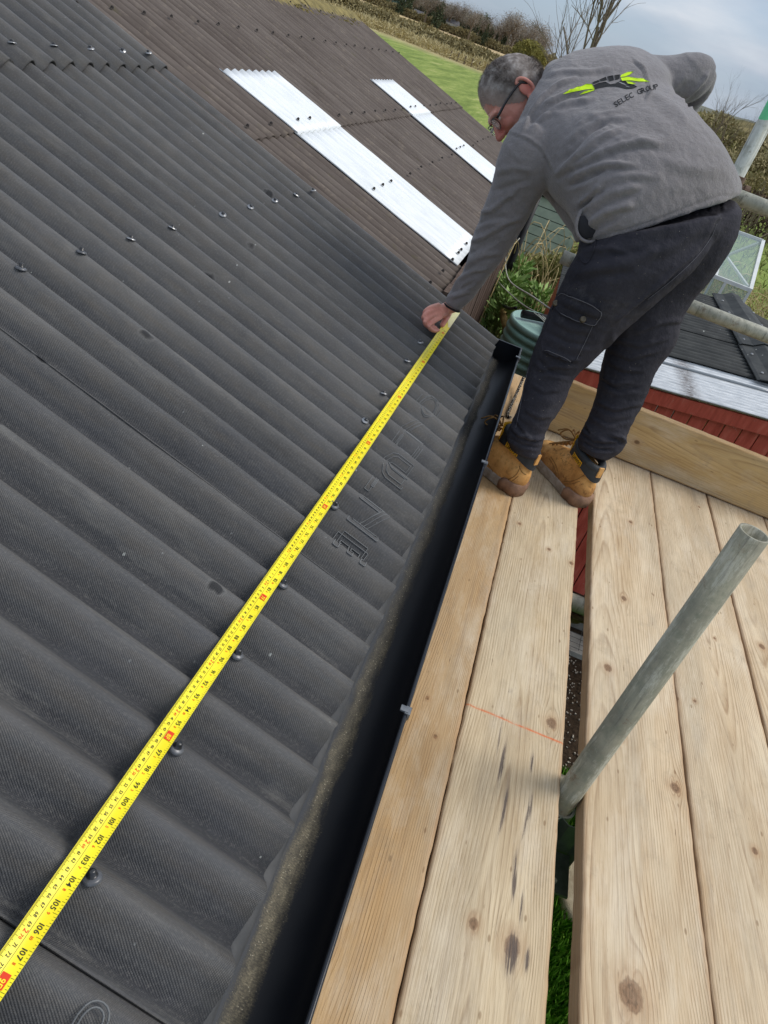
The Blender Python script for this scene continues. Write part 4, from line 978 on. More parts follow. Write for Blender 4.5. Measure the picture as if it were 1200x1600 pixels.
def mat_leather():
    t = NT('tan_nubuck', .8, 0, .15); p = t.geo(); z = t.sep(p)[2]
    c = t.ramp(t.noise(p, 14, 6, .65), [(.3, srgb(196, 142, 80)), (.55, srgb(222, 170, 104)), (.75, srgb(234, 190, 130))])
    low = t.ramp(t.math('ADD', t.math('MULTIPLY', t.math('SUBTRACT', z, ZB), 6.0), t.math('MULTIPLY', t.noise(p, 40, 5), .5)), [(.45, .7), (.8, 0.0)])
    c = t.mix(t.math('MULTIPLY', low, t.attr('wear')), c, srgb(110, 74, 50))
    c = t.mix(t.math('MULTIPLY', t.ramp(t.noise(p, 55, 6, .75), [(.52, 0.0), (.66, .75)]), t.attr('wear')), c, srgb(92, 62, 42))
    t.color(c); t.bump(t.noise(p, 260, 4), .0006); t.bump(t.noise(p, 45, 4), .002, .8); return t.m
M['leather'] = mat_leather()
M['sole'] = plain('worn_sole', srgb(132, 118, 104), srgb(176, 168, 158), 40, .85, 0, .001)
M['sole_brown'] = plain('brown_heel', srgb(122, 94, 76), srgb(154, 122, 100), 40, .85, 0, .001)
M['collar'] = plain('black_padded_collar', srgb(40, 43, 46), srgb(58, 61, 64), 40, .6, 0, .0006)
M['yellow_tab'] = plain('yellow_fabric', srgb(206, 148, 20), srgb(232, 178, 40), 60, .7)
M['lace'] = plain('brown_lace', srgb(112, 80, 42), srgb(150, 114, 66), 120, .8)

# --- trousers
LL = [(925, 372, 2.30, 1120, 333, 2.42, .13), (905, 392, 2.29, 1112, 372, 2.40, .128), (890, 418, 2.27, 1088, 414, 2.36, .120), (877, 450, 2.26, 1040, 455, 2.33, .105),
      (862, 485, 2.25, 982, 506, 2.31, .090), (844, 524, 2.25, 930, 556, 2.28, .080), (827, 571, 2.24, 897, 590, 2.26, .072), (813, 627, 2.20, 876, 637, 2.22, .064),
      (799, 664, 2.18, 853, 672, 2.20, .057), (791, 684, 2.17, 846, 697, 2.19, .053), (800, 706, 2.165, 839, 716, 2.18, .045)]
RL = [(1000, 345, 2.42, 1150, 318, 2.52, .125), (1015, 372, 2.43, 1140, 362, 2.53, .125), (1010, 412, 2.43, 1110, 412, 2.52, .115), (985, 455, 2.42, 1083, 455, 2.50, .100),
      (955, 500, 2.40, 1062, 498, 2.46, .088), (951, 535, 2.39, 1054, 534, 2.44, .080), (940, 580, 2.37, 1024, 579, 2.41, .071), (931, 625, 2.34, 1005, 624, 2.38, .066),
      (916, 664, 2.31, 980, 672, 2.35, .060), (905, 684, 2.30, 974, 700, 2.33, .056), (905, 702, 2.29, 946, 719, 2.31, .046)]
PW = [(925, 362, 2.30, 1141, 310, 2.52, .125), (915, 380, 2.30, 1145, 335, 2.53, .135), (905, 402, 2.30, 1118, 385, 2.52, .11)]
tro = fuse('trousers', [loft(LL), loft(RL), loft(PW)], .0056, 9, .5)
folds(tro, [
 ([(1122, 345), (1110, 372), (1085, 405), (1050, 436), (1010, 468), (975, 500)], 3.70, -0.0095), ([(1128, 345), (1118, 372), (1096, 402)], 2.22, 0.0032),
 ([(960, 520), (945, 560), (948, 590)], 4.44, 0.0063), ([(958, 505), (1000, 470), (1050, 430)], 3.70, 0.0063),
 ([(850, 545), (880, 560), (905, 563)], 2.96, 0.0074), ([(838, 560), (862, 582), (890, 588)], 2.96, -0.0063), ([(842, 578), (868, 572), (892, 574)], 2.96, 0.0063),
 ([(830, 600), (850, 612), (875, 610)], 2.96, 0.0042), ([(822, 640), (840, 652), (862, 650)], 2.96, 0.0053),
 ([(800, 668), (812, 680), (835, 686), (848, 684)], 2.59, 0.0095), ([(796, 684), (815, 696), (842, 700)], 2.22, -0.0074), ([(806, 655), (818, 672), (830, 690)], 2.22, 0.0053),
 ([(950, 565), (975, 578), (1005, 580)], 2.96, 0.0063), ([(945, 600), (968, 612), (1000, 606)], 2.96, -0.0063), ([(950, 545), (985, 560), (1030, 548)], 2.96, 0.0063), ([(960, 530), (1000, 540), (1045, 528)], 3.70, 0.0053),
 ([(940, 588), (960, 600), (985, 598)], 2.96, 0.0063), ([(932, 628), (960, 640), (1000, 632)], 2.96, 0.0063), ([(925, 650), (950, 662), (988, 655)], 2.96, -0.0053), ([(990, 520), (1030, 505), (1068, 500)], 3.70, 0.0053),
 ([(908, 672), (930, 688), (965, 690)], 2.59, 0.0105), ([(906, 688), (930, 702), (960, 704)], 2.22, -0.0084), ([(915, 660), (925, 678), (945, 692)], 2.22, 0.0063), ([(955, 680), (968, 682), (976, 690)], 2.96, 0.0126),
 ([(880, 470), (905, 482), (940, 492)], 4.44, 0.0042), ([(900, 430), (940, 420), (990, 412)], 6.66, 0.0074), ([(905, 410), (960, 398), (1010, 392)], 5.92, -0.0053), ([(910, 392), (950, 388), (985, 396)], 3.70, 0.0042),
 ([(1000, 400), (1050, 385), (1090, 360)], 8.88, 0.0063), ([(868, 500), (890, 512), (930, 520)], 4.44, 0.0042), ([(856, 520), (885, 536), (925, 540)], 3.70, -0.0042),
 ([(1035, 322), (1038, 340)], 2.22, 0.0032), ([(1060, 318), (1062, 338)], 2.22, 0.0032), ([(1085, 314), (1086, 334)], 2.22, 0.0032), ([(1110, 312), (1111, 332)], 2.22, 0.0032), ([(1130, 312), (1131, 330)], 2.22, 0.0032),
 ([(1000, 342), (1060, 338), (1110, 336), (1149, 340)], 2.20, -0.0032)])
V = verts(tro); N = norms(tro)
def ridged(P, seed, o=3): r_ = 0; a = 1; return sum(.5**k*(1-2*np.abs(vnoise(P*2**k+.5*k, seed+k))) for k in range(o))/1.75
low = np.clip((ZB+.75-V[:, 2])/.5, 0, 1)
setv(tro, V+N*(.0026*fbm(V*np.array([22, 22, 10]), 5)+.0020*ridged(V*np.array([14, 14, 34])+fbm(V*8, 3)[:, None]*.8, 8)*(.35+low)+.0011*ridged(V*np.array([40, 30, 60]), 21))[:, None])
tro_bvh = bvh_of(tro); tro_o = place(tro, 'trousers', M['trouser'], person)

# --- hoodie
TO = [(922, 381, 2.28, 1141, 308, 2.54, .120), (912, 362, 2.28, 1146, 298, 2.55, .140), (906, 335, 2.29, 1127, 275, 2.57, .158), (892, 305, 2.32, 1099, 238, 2.61, .160), (868, 283, 2.36, 1074, 205, 2.66, .155),
      (845, 262, 2.42, 1046, 170, 2.72, .145), (822, 238, 2.46, 1040, 130, 2.78, .125), (806, 205, 2.50, 1006, 97, 2.82, .105), (822, 172, 2.56, 960, 96, 2.82, .085), (834, 150, 2.62, 915, 100, 2.80, .070)]
LA = [(812, 190, 2.50, 872, 262, 2.46, .070), (796, 204, 2.47, 868, 272, 2.46, .068), (780, 240, 2.45, 862, 285, 2.46, .064), (770, 286, 2.46, 845, 306, 2.47, .058), (754, 330, 2.47, 826, 340, 2.48, .053), (738, 375, 2.48, 802, 380, 2.50, .050),
      (727, 418, 2.49, 773, 420, 2.50, .044), (708, 448, 2.50, 754, 446, 2.505, .038), (697, 466, 2.495, 735, 470, 2.505, .030), (696, 474, 2.49, 717, 485, 2.50, .024)]
RA = [(972, 95, 2.80, 1004, 165, 2.76, .075), (1004, 91, 2.82, 1035, 165, 2.78, .075), (1040, 91, 2.83, 1066, 160, 2.79, .070), (1074, 86, 2.84, 1088, 155, 2.80, .062), (1100, 90, 2.86, 1098, 146, 2.83, .055)]
RF = [(1092, 90, 2.86, 1117, 108, 2.87, .055), (1088, 115, 2.87, 1117, 124, 2.88, .053), (1074, 140, 2.89, 1107, 145, 2.90, .050), (1060, 165, 2.90, 1088, 168, 2.92, .045), (1040, 215, 2.86, 1075, 222, 2.88, .042), (1020, 262, 2.80, 1052, 268, 2.82, .038), (1005, 300, 2.74, 1030, 305, 2.76, .032)]
BE = [(905, 378, 2.42, 935, 365, 2.46, .05), (890, 345, 2.44, 960, 330, 2.5, .08), (868, 312, 2.5, 985, 290, 2.6, .10), (842, 284, 2.52, 990, 250, 2.66, .11), (825, 255, 2.55, 980, 200, 2.7, .10)]
HD = [(819, 200, 2.53, 842, 232, 2.48, .03), (822, 176, 2.55, 858, 176, 2.50, .034), (838, 152, 2.60, 878, 136, 2.56, .036), (846, 124, 2.66, 900, 112, 2.66, .034), (852, 110, 2.74, 905, 104, 2.76, .03)]
hood = fuse('hoodie', [loft(TO, 36), loft(LA), loft(RA), loft(RF), loft(BE), loft(HD, 20)], .0056, 10, .5)
folds(hood, [
 ([(796, 205), (825, 216), (846, 231), (860, 252), (867, 272)], 2.20, 0.0044),
 ([(867, 274), (900, 257), (933, 242), (967, 229), (1000, 222), (1030, 226)], 4.44, 0.0084), ([(872, 268), (905, 243), (933, 219), (970, 200)], 4.44, 0.0084),
 ([(878, 254), (900, 232), (925, 205), (950, 188)], 4.44, -0.0063), ([(884, 226), (905, 205), (940, 186), (985, 182)], 4.44, 0.0063), ([(898, 200), (930, 180), (975, 172)], 4.44, 0.0042),
 ([(846, 166), (870, 154), (887, 146), (917, 142)], 3.70, 0.0084), ([(826, 196), (850, 176), (880, 166)], 3.70, -0.0053), ([(838, 190), (862, 172), (890, 160), (930, 154)], 3.70, 0.0053),
 ([(816, 205), (830, 176), (846, 152), (868, 134), (900, 120)], 2.96, 0.0074), ([(852, 118), (880, 112), (920, 112), (960, 106)], 3.70, 0.0042),
 ([(892, 278), (921, 265), (950, 257), (992, 258)], 4.44, 0.0095), ([(888, 292), (915, 282), (940, 268)], 3.70, -0.0084), ([(915, 300), (945, 282), (985, 274), (1030, 276)], 5.92, 0.0042),
 ([(925, 322), (950, 304), (985, 294), (1000, 290)], 5.18, 0.0063), ([(922, 340), (946, 322), (972, 312), (990, 306)], 4.44, -0.0053), ([(917, 356), (942, 334), (970, 324), (990, 322)], 4.44, 0.0084), ([(920, 368), (945, 350), (965, 342)], 3.70, -0.0074),
 ([(905, 318), (925, 305), (940, 290)], 3.70, 0.0105), ([(900, 332), (915, 318), (932, 300)], 2.96, -0.0105),
 ([(930, 372), (980, 358), (1030, 342), (1080, 322), (1125, 306), (1152, 306)], 2.00, -0.0037), ([(936, 381), (985, 366), (1035, 350), (1085, 328), (1128, 313), (1150, 314)], 2.22, 0.0037),
 ([(748, 333), (768, 329), (788, 312), (806, 300)], 3.70, 0.0074), ([(740, 352), (760, 344), (790, 338)], 3.70, -0.0063), ([(732, 380), (756, 370), (788, 350), (815, 340)], 3.70, 0.0074), ([(728, 400), (750, 388), (780, 372)], 3.70, -0.0053),
 ([(722, 424), (735, 410), (757, 398), (780, 396)], 3.70, 0.0063), ([(706, 452), (718, 436), (738, 424), (762, 420)], 2.96, 0.0063), ([(702, 458), (720, 452), (742, 440)], 2.59, -0.0053), ([(704, 466), (716, 462), (735, 456)], 2.22, 0.0053),
 ([(775, 270), (800, 262), (835, 268)], 5.18, 0.0042), ([(772, 300), (800, 290), (830, 280)], 4.44, -0.0042),
 ([(990, 94), (1006, 108), (1013, 126), (1016, 146), (1010, 158)], 1.92, 0.0063), ([(1066, 158), (1084, 142), (1100, 126), (1108, 112)], 2.96, 0.0084), ([(1072, 168), (1090, 158), (1106, 146)], 2.22, -0.0063), ([(1040, 150), (1060, 130), (1075, 118)], 5.18, 0.0042),
 ([(1000, 130), (1040, 160), (1080, 200)], 7.40, 0.0042), ([(920, 240), (980, 215), (1050, 225)], 8.88, 0.0042), ([(1040, 250), (1080, 262), (1130, 268)], 10.36, 0.0042)])
V = verts(hood); N = norms(hood); setv(hood, V+N*(.0035*fbm(V*np.array([9, 9, 16]), 15)+.0020*ridged((V@np.array([[1, .3, .5], [-.4, 1, .2], [.2, -.5, 1]]))*np.array([9, 15, 24])+fbm(V*6, 4)[:, None]*.7, 18)+.0009*ridged(V*38, 25))[:, None])
hood_bvh = bvh_of(hood); hoodie_o = place(hood, 'hoodie', M['fleece'], person)
# dark patch painting the shade inside, where the front of the hoodie hangs open
V, F = loft([(905, 338, 2.268, 914, 338, 2.268, .008), (901, 350, 2.262, 922, 348, 2.262, .010), (902, 362, 2.258, 930, 358, 2.262, .010), (910, 374, 2.262, 936, 366, 2.268, .008)], 18)
world_mesh('front_lining', V, F, M['fleece_in'], person, True)
V, F = tube(smooth_path([at(909, 328, 2.28), at(902, 344, 2.256), at(901, 360, 2.250), at(908, 373, 2.250), at(922, 378, 2.258), at(938, 371, 2.275)], 6), [.003]+[.0042]*29+[.003], 8)
world_mesh('front_hem', V, F, M['fleece'], person, True)
# cuff binding
ca, cb = at(695.5, 475, 2.487), at(717, 486, 2.50); cc_ = (ca+cb)/2; ch_ = (cb-ca)/2; cn = np.cross(ch_, at(735, 440, 2.505)-cc_); cn = cn/np.linalg.norm(cn)*.0235
V, F = tube([cc_+ch_*1.04*math.cos(a)+cn*math.sin(a) for a in np.linspace(0, 2*math.pi, 33)], .0032, 8, False)
world_mesh('cuff', V, F, plain('black_binding', srgb(20, 20, 22), srgb(32, 32, 34), 60, .8), person, True)

# --- body: head, neck, trunk, arms and hands as one surface
vdir = np.array(at(800, 165, 2.7))-CAM; vdir /= np.linalg.norm(vdir)
def img_dir(dx, dy, away):            # direction from its image components plus a component away from the camera
    v = RGT*dx+DWN*dy+vdir*away; return v/np.linalg.norm(v)
hf = img_dir(-.62, .80, .16)                        # where the face points
hu0 = img_dir(-.72, -.60, -.10); hl = np.cross(hu0, hf); hl /= np.linalg.norm(hl)
if hl@vdir > 0: hl = -hl                            # left side of the head, turned to the camera
hu = np.cross(hf, hl); hu = hu if hu@hu0 > 0 else -hu
HC = at(802, 154, 2.70)                             # centre of the skull
AX = np.array([hf, hl, hu])
def H(f, l, u): return HC+hf*f+hl*l+hu*u
parts = [ellipsoid(H(-.012, 0, .012), AX, (.098, .076, .098)), ellipsoid(H(.030, 0, -.020), AX, (.066, .066, .085)), ellipsoid(H(.040, 0, -.075), AX, (.045, .052, .050)),
         ellipsoid(H(.074, 0, -.098), AX, (.020, .026, .018)), ellipsoid(H(.080, 0, .012), AX, (.018, .055, .014)), ellipsoid(H(.062, .034, -.035), AX, (.028, .022, .022)), ellipsoid(H(.062, -.034, -.035), AX, (.028, .022, .022)),
         capsule([H(.086, 0, .004), H(.100, 0, -.020), H(.112, 0, -.040)], [.008, .010, .012]), ellipsoid(H(.100, .011, -.044), AX, (.010, .008, .008)), ellipsoid(H(.100, -.011, -.044), AX, (.010, .008, .008)),
         ellipsoid(H(.088, 0, -.070), AX, (.010, .024, .006)), ellipsoid(H(.086, 0, -.080), AX, (.010, .021, .006)),
         ellipsoid(H(.078, .030, -.012), AX, (.008, .013, .008)), ellipsoid(H(.078, -.030, -.012), AX, (.008, .013, .008))]
# ears
for sgn in (1, -1):
    e0 = H(-.012, sgn*.078, -.018); ef = hf*1.0; eo = hl*sgn
    ring = [e0+hu*.034*math.cos(a)*(1.0 if math.cos(a) > 0 else .85)+(-hf*.016*math.sin(a))+eo*(.010+.006*math.sin(a))-hf*.004 for a in np.linspace(-.5, 3.7, 12)]
    parts.append(capsule(ring, [.0055]*12, 8)); parts.append(ellipsoid(e0-hf*.002+eo*.004, np.array([hf, eo, hu]), (.015, .007, .026)))
    parts.append(ellipsoid(e0+hf*.006-hu*.028+eo*.006, np.array([hf, eo, hu]), (.008, .006, .010)))
nb = (at(865, 150, 2.66)+at(865, 150, 2.72))/2
parts.append(capsule([H(-.02, 0, -.03), H(-.035, 0, -.09), nb*.5+H(-.04, 0, -.12)*.5, nb], [.058, .058, .060, .065], 16))
C = lambda *q: at(*q)
parts.append(loft([(840, 180, 2.60, 960, 130, 2.76, .06), (850, 230, 2.52, 1020, 175, 2.70, .07), (925, 310, 2.42, 1075, 262, 2.60, .08), (955, 375, 2.4, 1095, 345, 2.50, .07)], 24))
parts.append(capsule([C(850, 200, 2.56), C(818, 262, 2.46), C(790, 335, 2.475), C(746, 422, 2.505), C(711, 466, 2.505), C(706, 478, 2.50)], [.045, .038, .032, .024, .021, .024], 14))
parts.append(capsule([C(980, 130, 2.79), C(1045, 125, 2.81), C(1098, 118, 2.85), C(1080, 160, 2.90), C(1040, 245, 2.84), C(1012, 312, 2.73)], [.045, .036, .028, .024, .024, .024], 14))
# left hand: fist closed on the tape, thumb pinching it
def RO(x, y, up): return onroof(x, y, up)
W = C(707, 476, 2.50)
hh = lambda x, y, up: RO(x, y, up)
parts.append(loft3(np.array([W+(0, .012, .018), hh(694, 474, .068), hh(682, 476, .062)]), np.array([W-(0, .012, .022), hh(701, 494, .036), hh(686, 500, .032)]), np.array([.022, .018, .0135]), 18, 4))
F1 = [[hh(685, 477, .062), hh(673, 481, .058), hh(664, 488, .042), hh(666, 497, .022), hh(675, 501, .012)],
      [hh(685, 483, .056), hh(672, 487, .052), hh(662, 495, .036), hh(666, 504, .017), hh(676, 507, .010)],
      [hh(686, 490, .048), hh(674, 494, .044), hh(664, 503, .030), hh(670, 511, .014), hh(680, 512, .009)],
      [hh(688, 496, .042), hh(678, 502, .036), hh(670, 510, .024), hh(677, 517, .012), hh(685, 516, .009)]]
for i, f in enumerate(F1): parts.append(capsule(f, [.0088, .0086, .0080, .0074, .0066] if i < 3 else [.0080, .0078, .0072, .0066, .0060], 10))
parts.append(capsule([hh(704, 481, .044), hh(700, 491, .036), hh(695, 501, .024), hh(691, 508, .013)], [.013, .0115, .0098, .0084], 12))
# right hand resting on the hidden thigh
w2 = C(1012, 312, 2.73); dn = (C(995, 350, 2.68)-w2); dn /= np.linalg.norm(dn); sx_ = np.cross(dn, -vdir); sx_ /= np.linalg.norm(sx_)
parts.append(capsule([w2, w2+dn*.045, w2+dn*.085], [.024, .034, .034], 12))
for k in range(4): parts.append(capsule([w2+dn*.07+sx_*(k-1.5)*.019, w2+dn*.12+sx_*(k-1.5)*.021, w2+dn*.155+sx_*(k-1.5)*.021-vdir*.012], [.0095, .009, .0075], 8))
parts.append(capsule([w2+dn*.02+sx_*.02, w2+dn*.06+sx_*.05, w2+dn*.095+sx_*.055], [.013, .011, .009], 8))
body = fuse('body', parts, .0025, 2, .5)
V = verts(body); hd = (V-HC)@AX.T
ne = np.exp(-((hd[:, 0]+.012)**2+(hd[:, 2]+.018)**2)/.0009)*(np.abs(hd[:, 1]) > .07)+.9*np.exp(-((hd[:, 0]-.11)**2+(hd[:, 2]+.04)**2)/.0008)+.5*np.exp(-((hd[:, 0]-.06)**2+(hd[:, 2]+.045)**2)/.0016)
isface = (np.linalg.norm(hd, axis=1) < .18)
q_, _ = px(V); handm = ((q_[:, 0] < 700) & (q_[:, 1] > 480)).astype(float)
# eye sockets
for sgn in (1, -1):
    dd = np.linalg.norm(hd-np.array([.084, sgn*.031, -.006]), axis=1); V -= np.outer(.006*np.exp(-(dd/.013)**2), hf)
setv(body, V)
fattr(body, 'red', np.where(isface, np.clip(ne, 0, 1), handm*.45)); st_ = np.where(isface, np.clip((-.035-hd[:, 2])/.03, 0, 1)*np.clip((hd[:, 0]+.03)/.04, 0, 1), 0)
fattr(body, 'stubble', st_)
body_bvh = bvh_of(body); place(body, 'body', M['skin'], person)
M['eye_white'] = plain('eye', srgb(220, 214, 206), srgb(236, 230, 222), 10, .2); M['iris'] = plain('iris', srgb(70, 60, 50), srgb(84, 72, 58), 10, .2)
for sgn in (1, -1):
    V, F = ellipsoid(H(.0735, sgn*.031, -.008), AX, (.0100, .0105, .0075), 16, 10); world_mesh('eye', V, F, M['eye_white'], person, True)
    V, F = capsule([H(.091, sgn*.019, .004), H(.095, sgn*.030, .008), H(.088, sgn*.046, .004)], [.0022, .0030, .0018], 6); world_mesh('eyebrow', V, F, plain('grey_brow', srgb(96, 84, 76), srgb(130, 118, 108), 90, .9), person, True)

# --- hair: close cropped cap plus short strands
t = NT('grey_hair', .8, 0, .2); p = t.geo()
c = t.ramp(t.noise(p, 42, 4, .6), [(.32, srgb(96, 88, 83)), (.5, srgb(130, 122, 117)), (.7, srgb(172, 166, 161))]); c = t.mix(t.attr('fade'), c, srgb(186, 166, 156)); t.color(c)
M['hair'] = t.m
def hairline(f, l, u):                 # > 0 where hair grows
    side = min(abs(l)/.076, 1)
    return min(.060-f+.25*u+.0, u+.035-.30*max(f, 0)*side+(.0 if f < .02 else -(f-.02)*.9*side)+max(0, -f)*.75, )
V, F = ellipsoid((0, 0, 0), np.eye(3), (1, 1, 1), 64, 44); V = np.array(V); keep = []
rad = np.array([.098, .076, .098]); P = V*rad+np.array([-.012, 0, .012])
g = np.array([hairline(*p_) for p_ in P]); th_ = np.clip(g*.22, -.004, .0085)
P = (V*(rad+th_[:, None]+.0028*fbm(V*10, 3)[:, None]))+np.array([-.012, 0, .012])
Fh = [f for f in F if all(g[i] > -.004 for i in f)]
me = mesh('hair', np.array([H(*p_) for p_ in P])-np.array(person.location), Fh, True); fattr(me, 'fade', np.clip(1-g/.045, 0, .85)); link('hair', me, M['hair'], person)
sv = []; sf = []; fd = []
for i in range(24000):
    a = random.uniform(0, 2*math.pi); z = random.uniform(-1, 1); s_ = math.sqrt(1-z*z); vv = np.array([s_*math.cos(a), s_*math.sin(a), z])
    p_ = vv*rad+np.array([-.012, 0, .012]); gg = hairline(*p_)
    if gg < 0 or random.random() > gg/.03+.25: continue
    ln = .004+.026*min(gg/.08, 1)**1.3; d = vv/rad; d /= np.linalg.norm(d); d = d*.50+np.array([.55, 0, -.25])*(.6 if vv[2] > .2 else .3)+rng.normal(0, .07, 3)+.35*np.array([0, math.sin(vv[0]*5+vv[2]*3), 0])
    sd_ = np.cross(d, rng.normal(0, 1, 3)); sd_ /= np.linalg.norm(sd_)+1e-9; o_ = p_*1.02; k = len(sv)
    for q_ in (o_-sd_*.0005, o_+sd_*.0005, o_+d*ln): sv.append(H(*q_))
    sf.append((k, k+1, k+2)); fd += [max(0, min(.85, 1-gg/.05+random.uniform(-.35, .45)))]*3
me = mesh('hair_strands', np.array(sv)-np.array(person.location), sf); fattr(me, 'fade', fd); o = link('hair_strands', me, M['hair'], person); o['kind'] = 'stuff'

# --- glasses
gl = link('glasses', None, None, person)
M['frame_dark'] = plain('dark_glasses_frame', srgb(20, 18, 20), srgb(30, 28, 30), 10, .3, .0, spec=.6); M['lens'] = None
t = NT('lens_glass', .05, 0, .5); t.color((.9, .93, .95, 1)); t.b.inputs['Alpha'].default_value = .18; M['lens'] = t.m
for sgn in (1, -1):
    P = [H(-.030, sgn*.084, -.012), H(-.012, sgn*.088, .004), H(.04, sgn*.083, .004), H(.096, sgn*.068, -.004)]
    world_mesh('temple_arm', *tube(smooth_path(P, 6), [.0050]*4+[.0034]*11+[.0042]*4, 8), M['frame_dark'], gl, True)
    cx = H(.103, sgn*.034, -.010); ring = [cx+hl*.026*math.cos(a)+hu*.019*math.sin(a)-hf*(.006*abs(math.cos(a))) for a in np.linspace(0, 2*math.pi, 25)]
    world_mesh('rim', *tube(ring, .0013, 6, False), M['frame_dark'], gl, True)
    V, F = ellipsoid(cx-hf*.003, AX, (.0012, .0255, .0185), 20, 8); world_mesh('lens', V, F, M['lens'], gl, True)
world_mesh('bridge', *tube([H(.108, -.009, -.004), H(.112, 0, -.001), H(.108, .009, -.004)], .0014, 6), M['frame_dark'], gl, True)

# --- things stitched or printed on the cloth
def inside(p, poly):
    x, y = p; r_ = False; j = len(poly)-1
    for i in range(len(poly)):
        if (poly[i][1] > y) != (poly[j][1] > y) and x < (poly[j][0]-poly[i][0])*(y-poly[i][1])/(poly[j][1]-poly[i][1])+poly[i][0]: r_ = not r_
        j = i
    return r_
def flat_poly(poly):
    bm = bmesh.new(); vs = [bm.verts.new((x, y, 0)) for x, y in poly]; bm.faces.new(vs); bmesh.ops.triangulate(bm, faces=bm.faces)
    return bm
def onto(bvh, x, y, up=.001):
    d = rayv(x, y); d = d/np.linalg.norm(d); h = bvh.ray_cast(Vector(CAM), Vector(d))
    if h[0] is None: return None
    n_ = np.array(h[1]); n_ = n_ if n_@d < 0 else -n_
    return np.array(h[0])-d*up*.7+n_*up*.6
def decal_bm(bm, bvh, name, mat, parent, up=.001, thick=.0008, cut=3.0, **tags):
    for _ in range(6):
        es = [e for e in bm.edges if e.calc_length() > cut]
        if not es: break
        bmesh.ops.subdivide_edges(bm, edges=es, cuts=1); bmesh.ops.triangulate(bm, faces=bm.faces)
    bm.verts.index_update(); T = []; ok = []
    for v in bm.verts:
        p_ = onto(bvh, v.co.x, v.co.y, up); ok.append(p_ is not None); T.append(p_ if p_ is not None else (0, 0, 0))
    F = [tuple(v.index for v in f.verts) for f in bm.faces if all(ok[v.index] for v in f.verts)]
    V = [np.array(q) for q in T]; n = len(V); bnd = [e for e in bm.edges if len(e.link_faces) == 1]
    V2 = [v+(np.array(v)-CAM)/np.linalg.norm(np.array(v)-CAM)*thick for v in V]
    F2 = F+[tuple(n+i for i in f[::-1]) for f in F]+[(e.verts[0].index, e.verts[1].index, n+e.verts[1].index, n+e.verts[0].index) for e in bnd if ok[e.verts[0].index] and ok[e.verts[1].index]]
    bm.free(); return world_mesh(name, V+V2, F2, mat, parent, True, **tags) if F else None
def decal(poly, bvh, name, mat, parent, up=.001, thick=.0008, cut=3.0, **tags): return decal_bm(flat_poly(poly), bvh, name, mat, parent, up, thick, cut, **tags)
M['lime'] = plain('lime_print', srgb(196, 238, 20), srgb(214, 250, 40), 40, .7)
M['blackprint'] = plain('black_print', srgb(26, 27, 30), srgb(38, 39, 42), 40, .75)
cx_ = lambda L_: [(860+a/4.615, 90+b/4.615) for a, b in L_]
for poly in ([(90, 264), (148, 226), (165, 228), (200, 208), (218, 211), (262, 190), (300, 192), (318, 226), (250, 232), (180, 244)], [(210, 268), (245, 244), (316, 228), (320, 236), (262, 256)],
             [(503, 142), (512, 126), (560, 104), (600, 101), (572, 116), (582, 120), (540, 138)], [(508, 148), (560, 139), (640, 152), (660, 150), (716, 175), (640, 174), (580, 166), (516, 168)], [(546, 172), (580, 174), (618, 188), (596, 194), (560, 188)]):
    decal(cx_(poly), hood_bvh, 'lime_bolt', M['lime'], hoodie_o, .0016)
for poly in ([(306, 202), (350, 184), (396, 176), (410, 182), (372, 206), (430, 194), (470, 188), (505, 166), (545, 172), (552, 190), (600, 198), (627, 212), (596, 224), (548, 228), (505, 216), (470, 208), (420, 208), (372, 216), (320, 227)],
             [(302, 180), (345, 164), (353, 176), (308, 192)], [(351, 160), (398, 141), (408, 163), (362, 173)], [(409, 138), (450, 130), (458, 164), (424, 173)], [(462, 128), (500, 124), (498, 154), (468, 163)]):
    decal(cx_(poly), hood_bvh, 'fist_print', M['blackprint'], hoodie_o, .0016)
M['slit'] = plain('pale_slit_print', srgb(150, 150, 152), srgb(170, 170, 172), 40, .8)
for poly in ([(478, 172), (520, 184), (560, 206), (515, 192)], [(536, 205), (560, 208), (574, 218), (550, 213)]): decal(cx_(poly), hood_bvh, 'fist_highlight', M['slit'], hoodie_o, .0022)
def text_path(s, path, height, bvh, name, mat, parent, up=.0012, widths=None, bold=.006):
    path = np.array(path, float); seg = np.hypot(*np.diff(path, axis=0).T); tot = seg.sum(); cum = np.concatenate([[0], np.cumsum(seg)])
    for i, ch in enumerate(s):
        if ch == ' ': continue
        tpos = tot*(i+.5)/len(s); j = min(np.searchsorted(cum, tpos)-1, len(seg)-1); f_ = (tpos-cum[j])/seg[j]; c0 = path[j]+(path[j+1]-path[j])*f_; d = (path[j+1]-path[j])/seg[j]; u_ = np.array([d[1], -d[0]])
        V, F = text_geo(ch, 1.0, offset=bold, res=2); w_ = V[:, 0].max()-V[:, 0].min(); hh_ = .72; cxm = (V[:, 0].max()+V[:, 0].min())/2
        sx = tot/len(s)*.96/max(w_, .50)
        bm = bmesh.new(); vs = [bm.verts.new(((c0+d*(v[0]-cxm)*sx+u_*v[1]/hh_*height)[0], (c0+d*(v[0]-cxm)*sx+u_*v[1]/hh_*height)[1], 0)) for v in V]
        for f in F:
            try: bm.faces.new([vs[k] for k in f])
            except ValueError: pass
        bmesh.ops.triangulate(bm, faces=bm.faces); decal_bm(bm, bvh, name, mat, parent, up, .0005, 5.0)
text_path('SELEC GROUP', cx_([(468, 362), (540, 316), (625, 272), (700, 244), (782, 226)]), 8.4, hood_bvh, 'letter', M['blackprint'], hoodie_o)
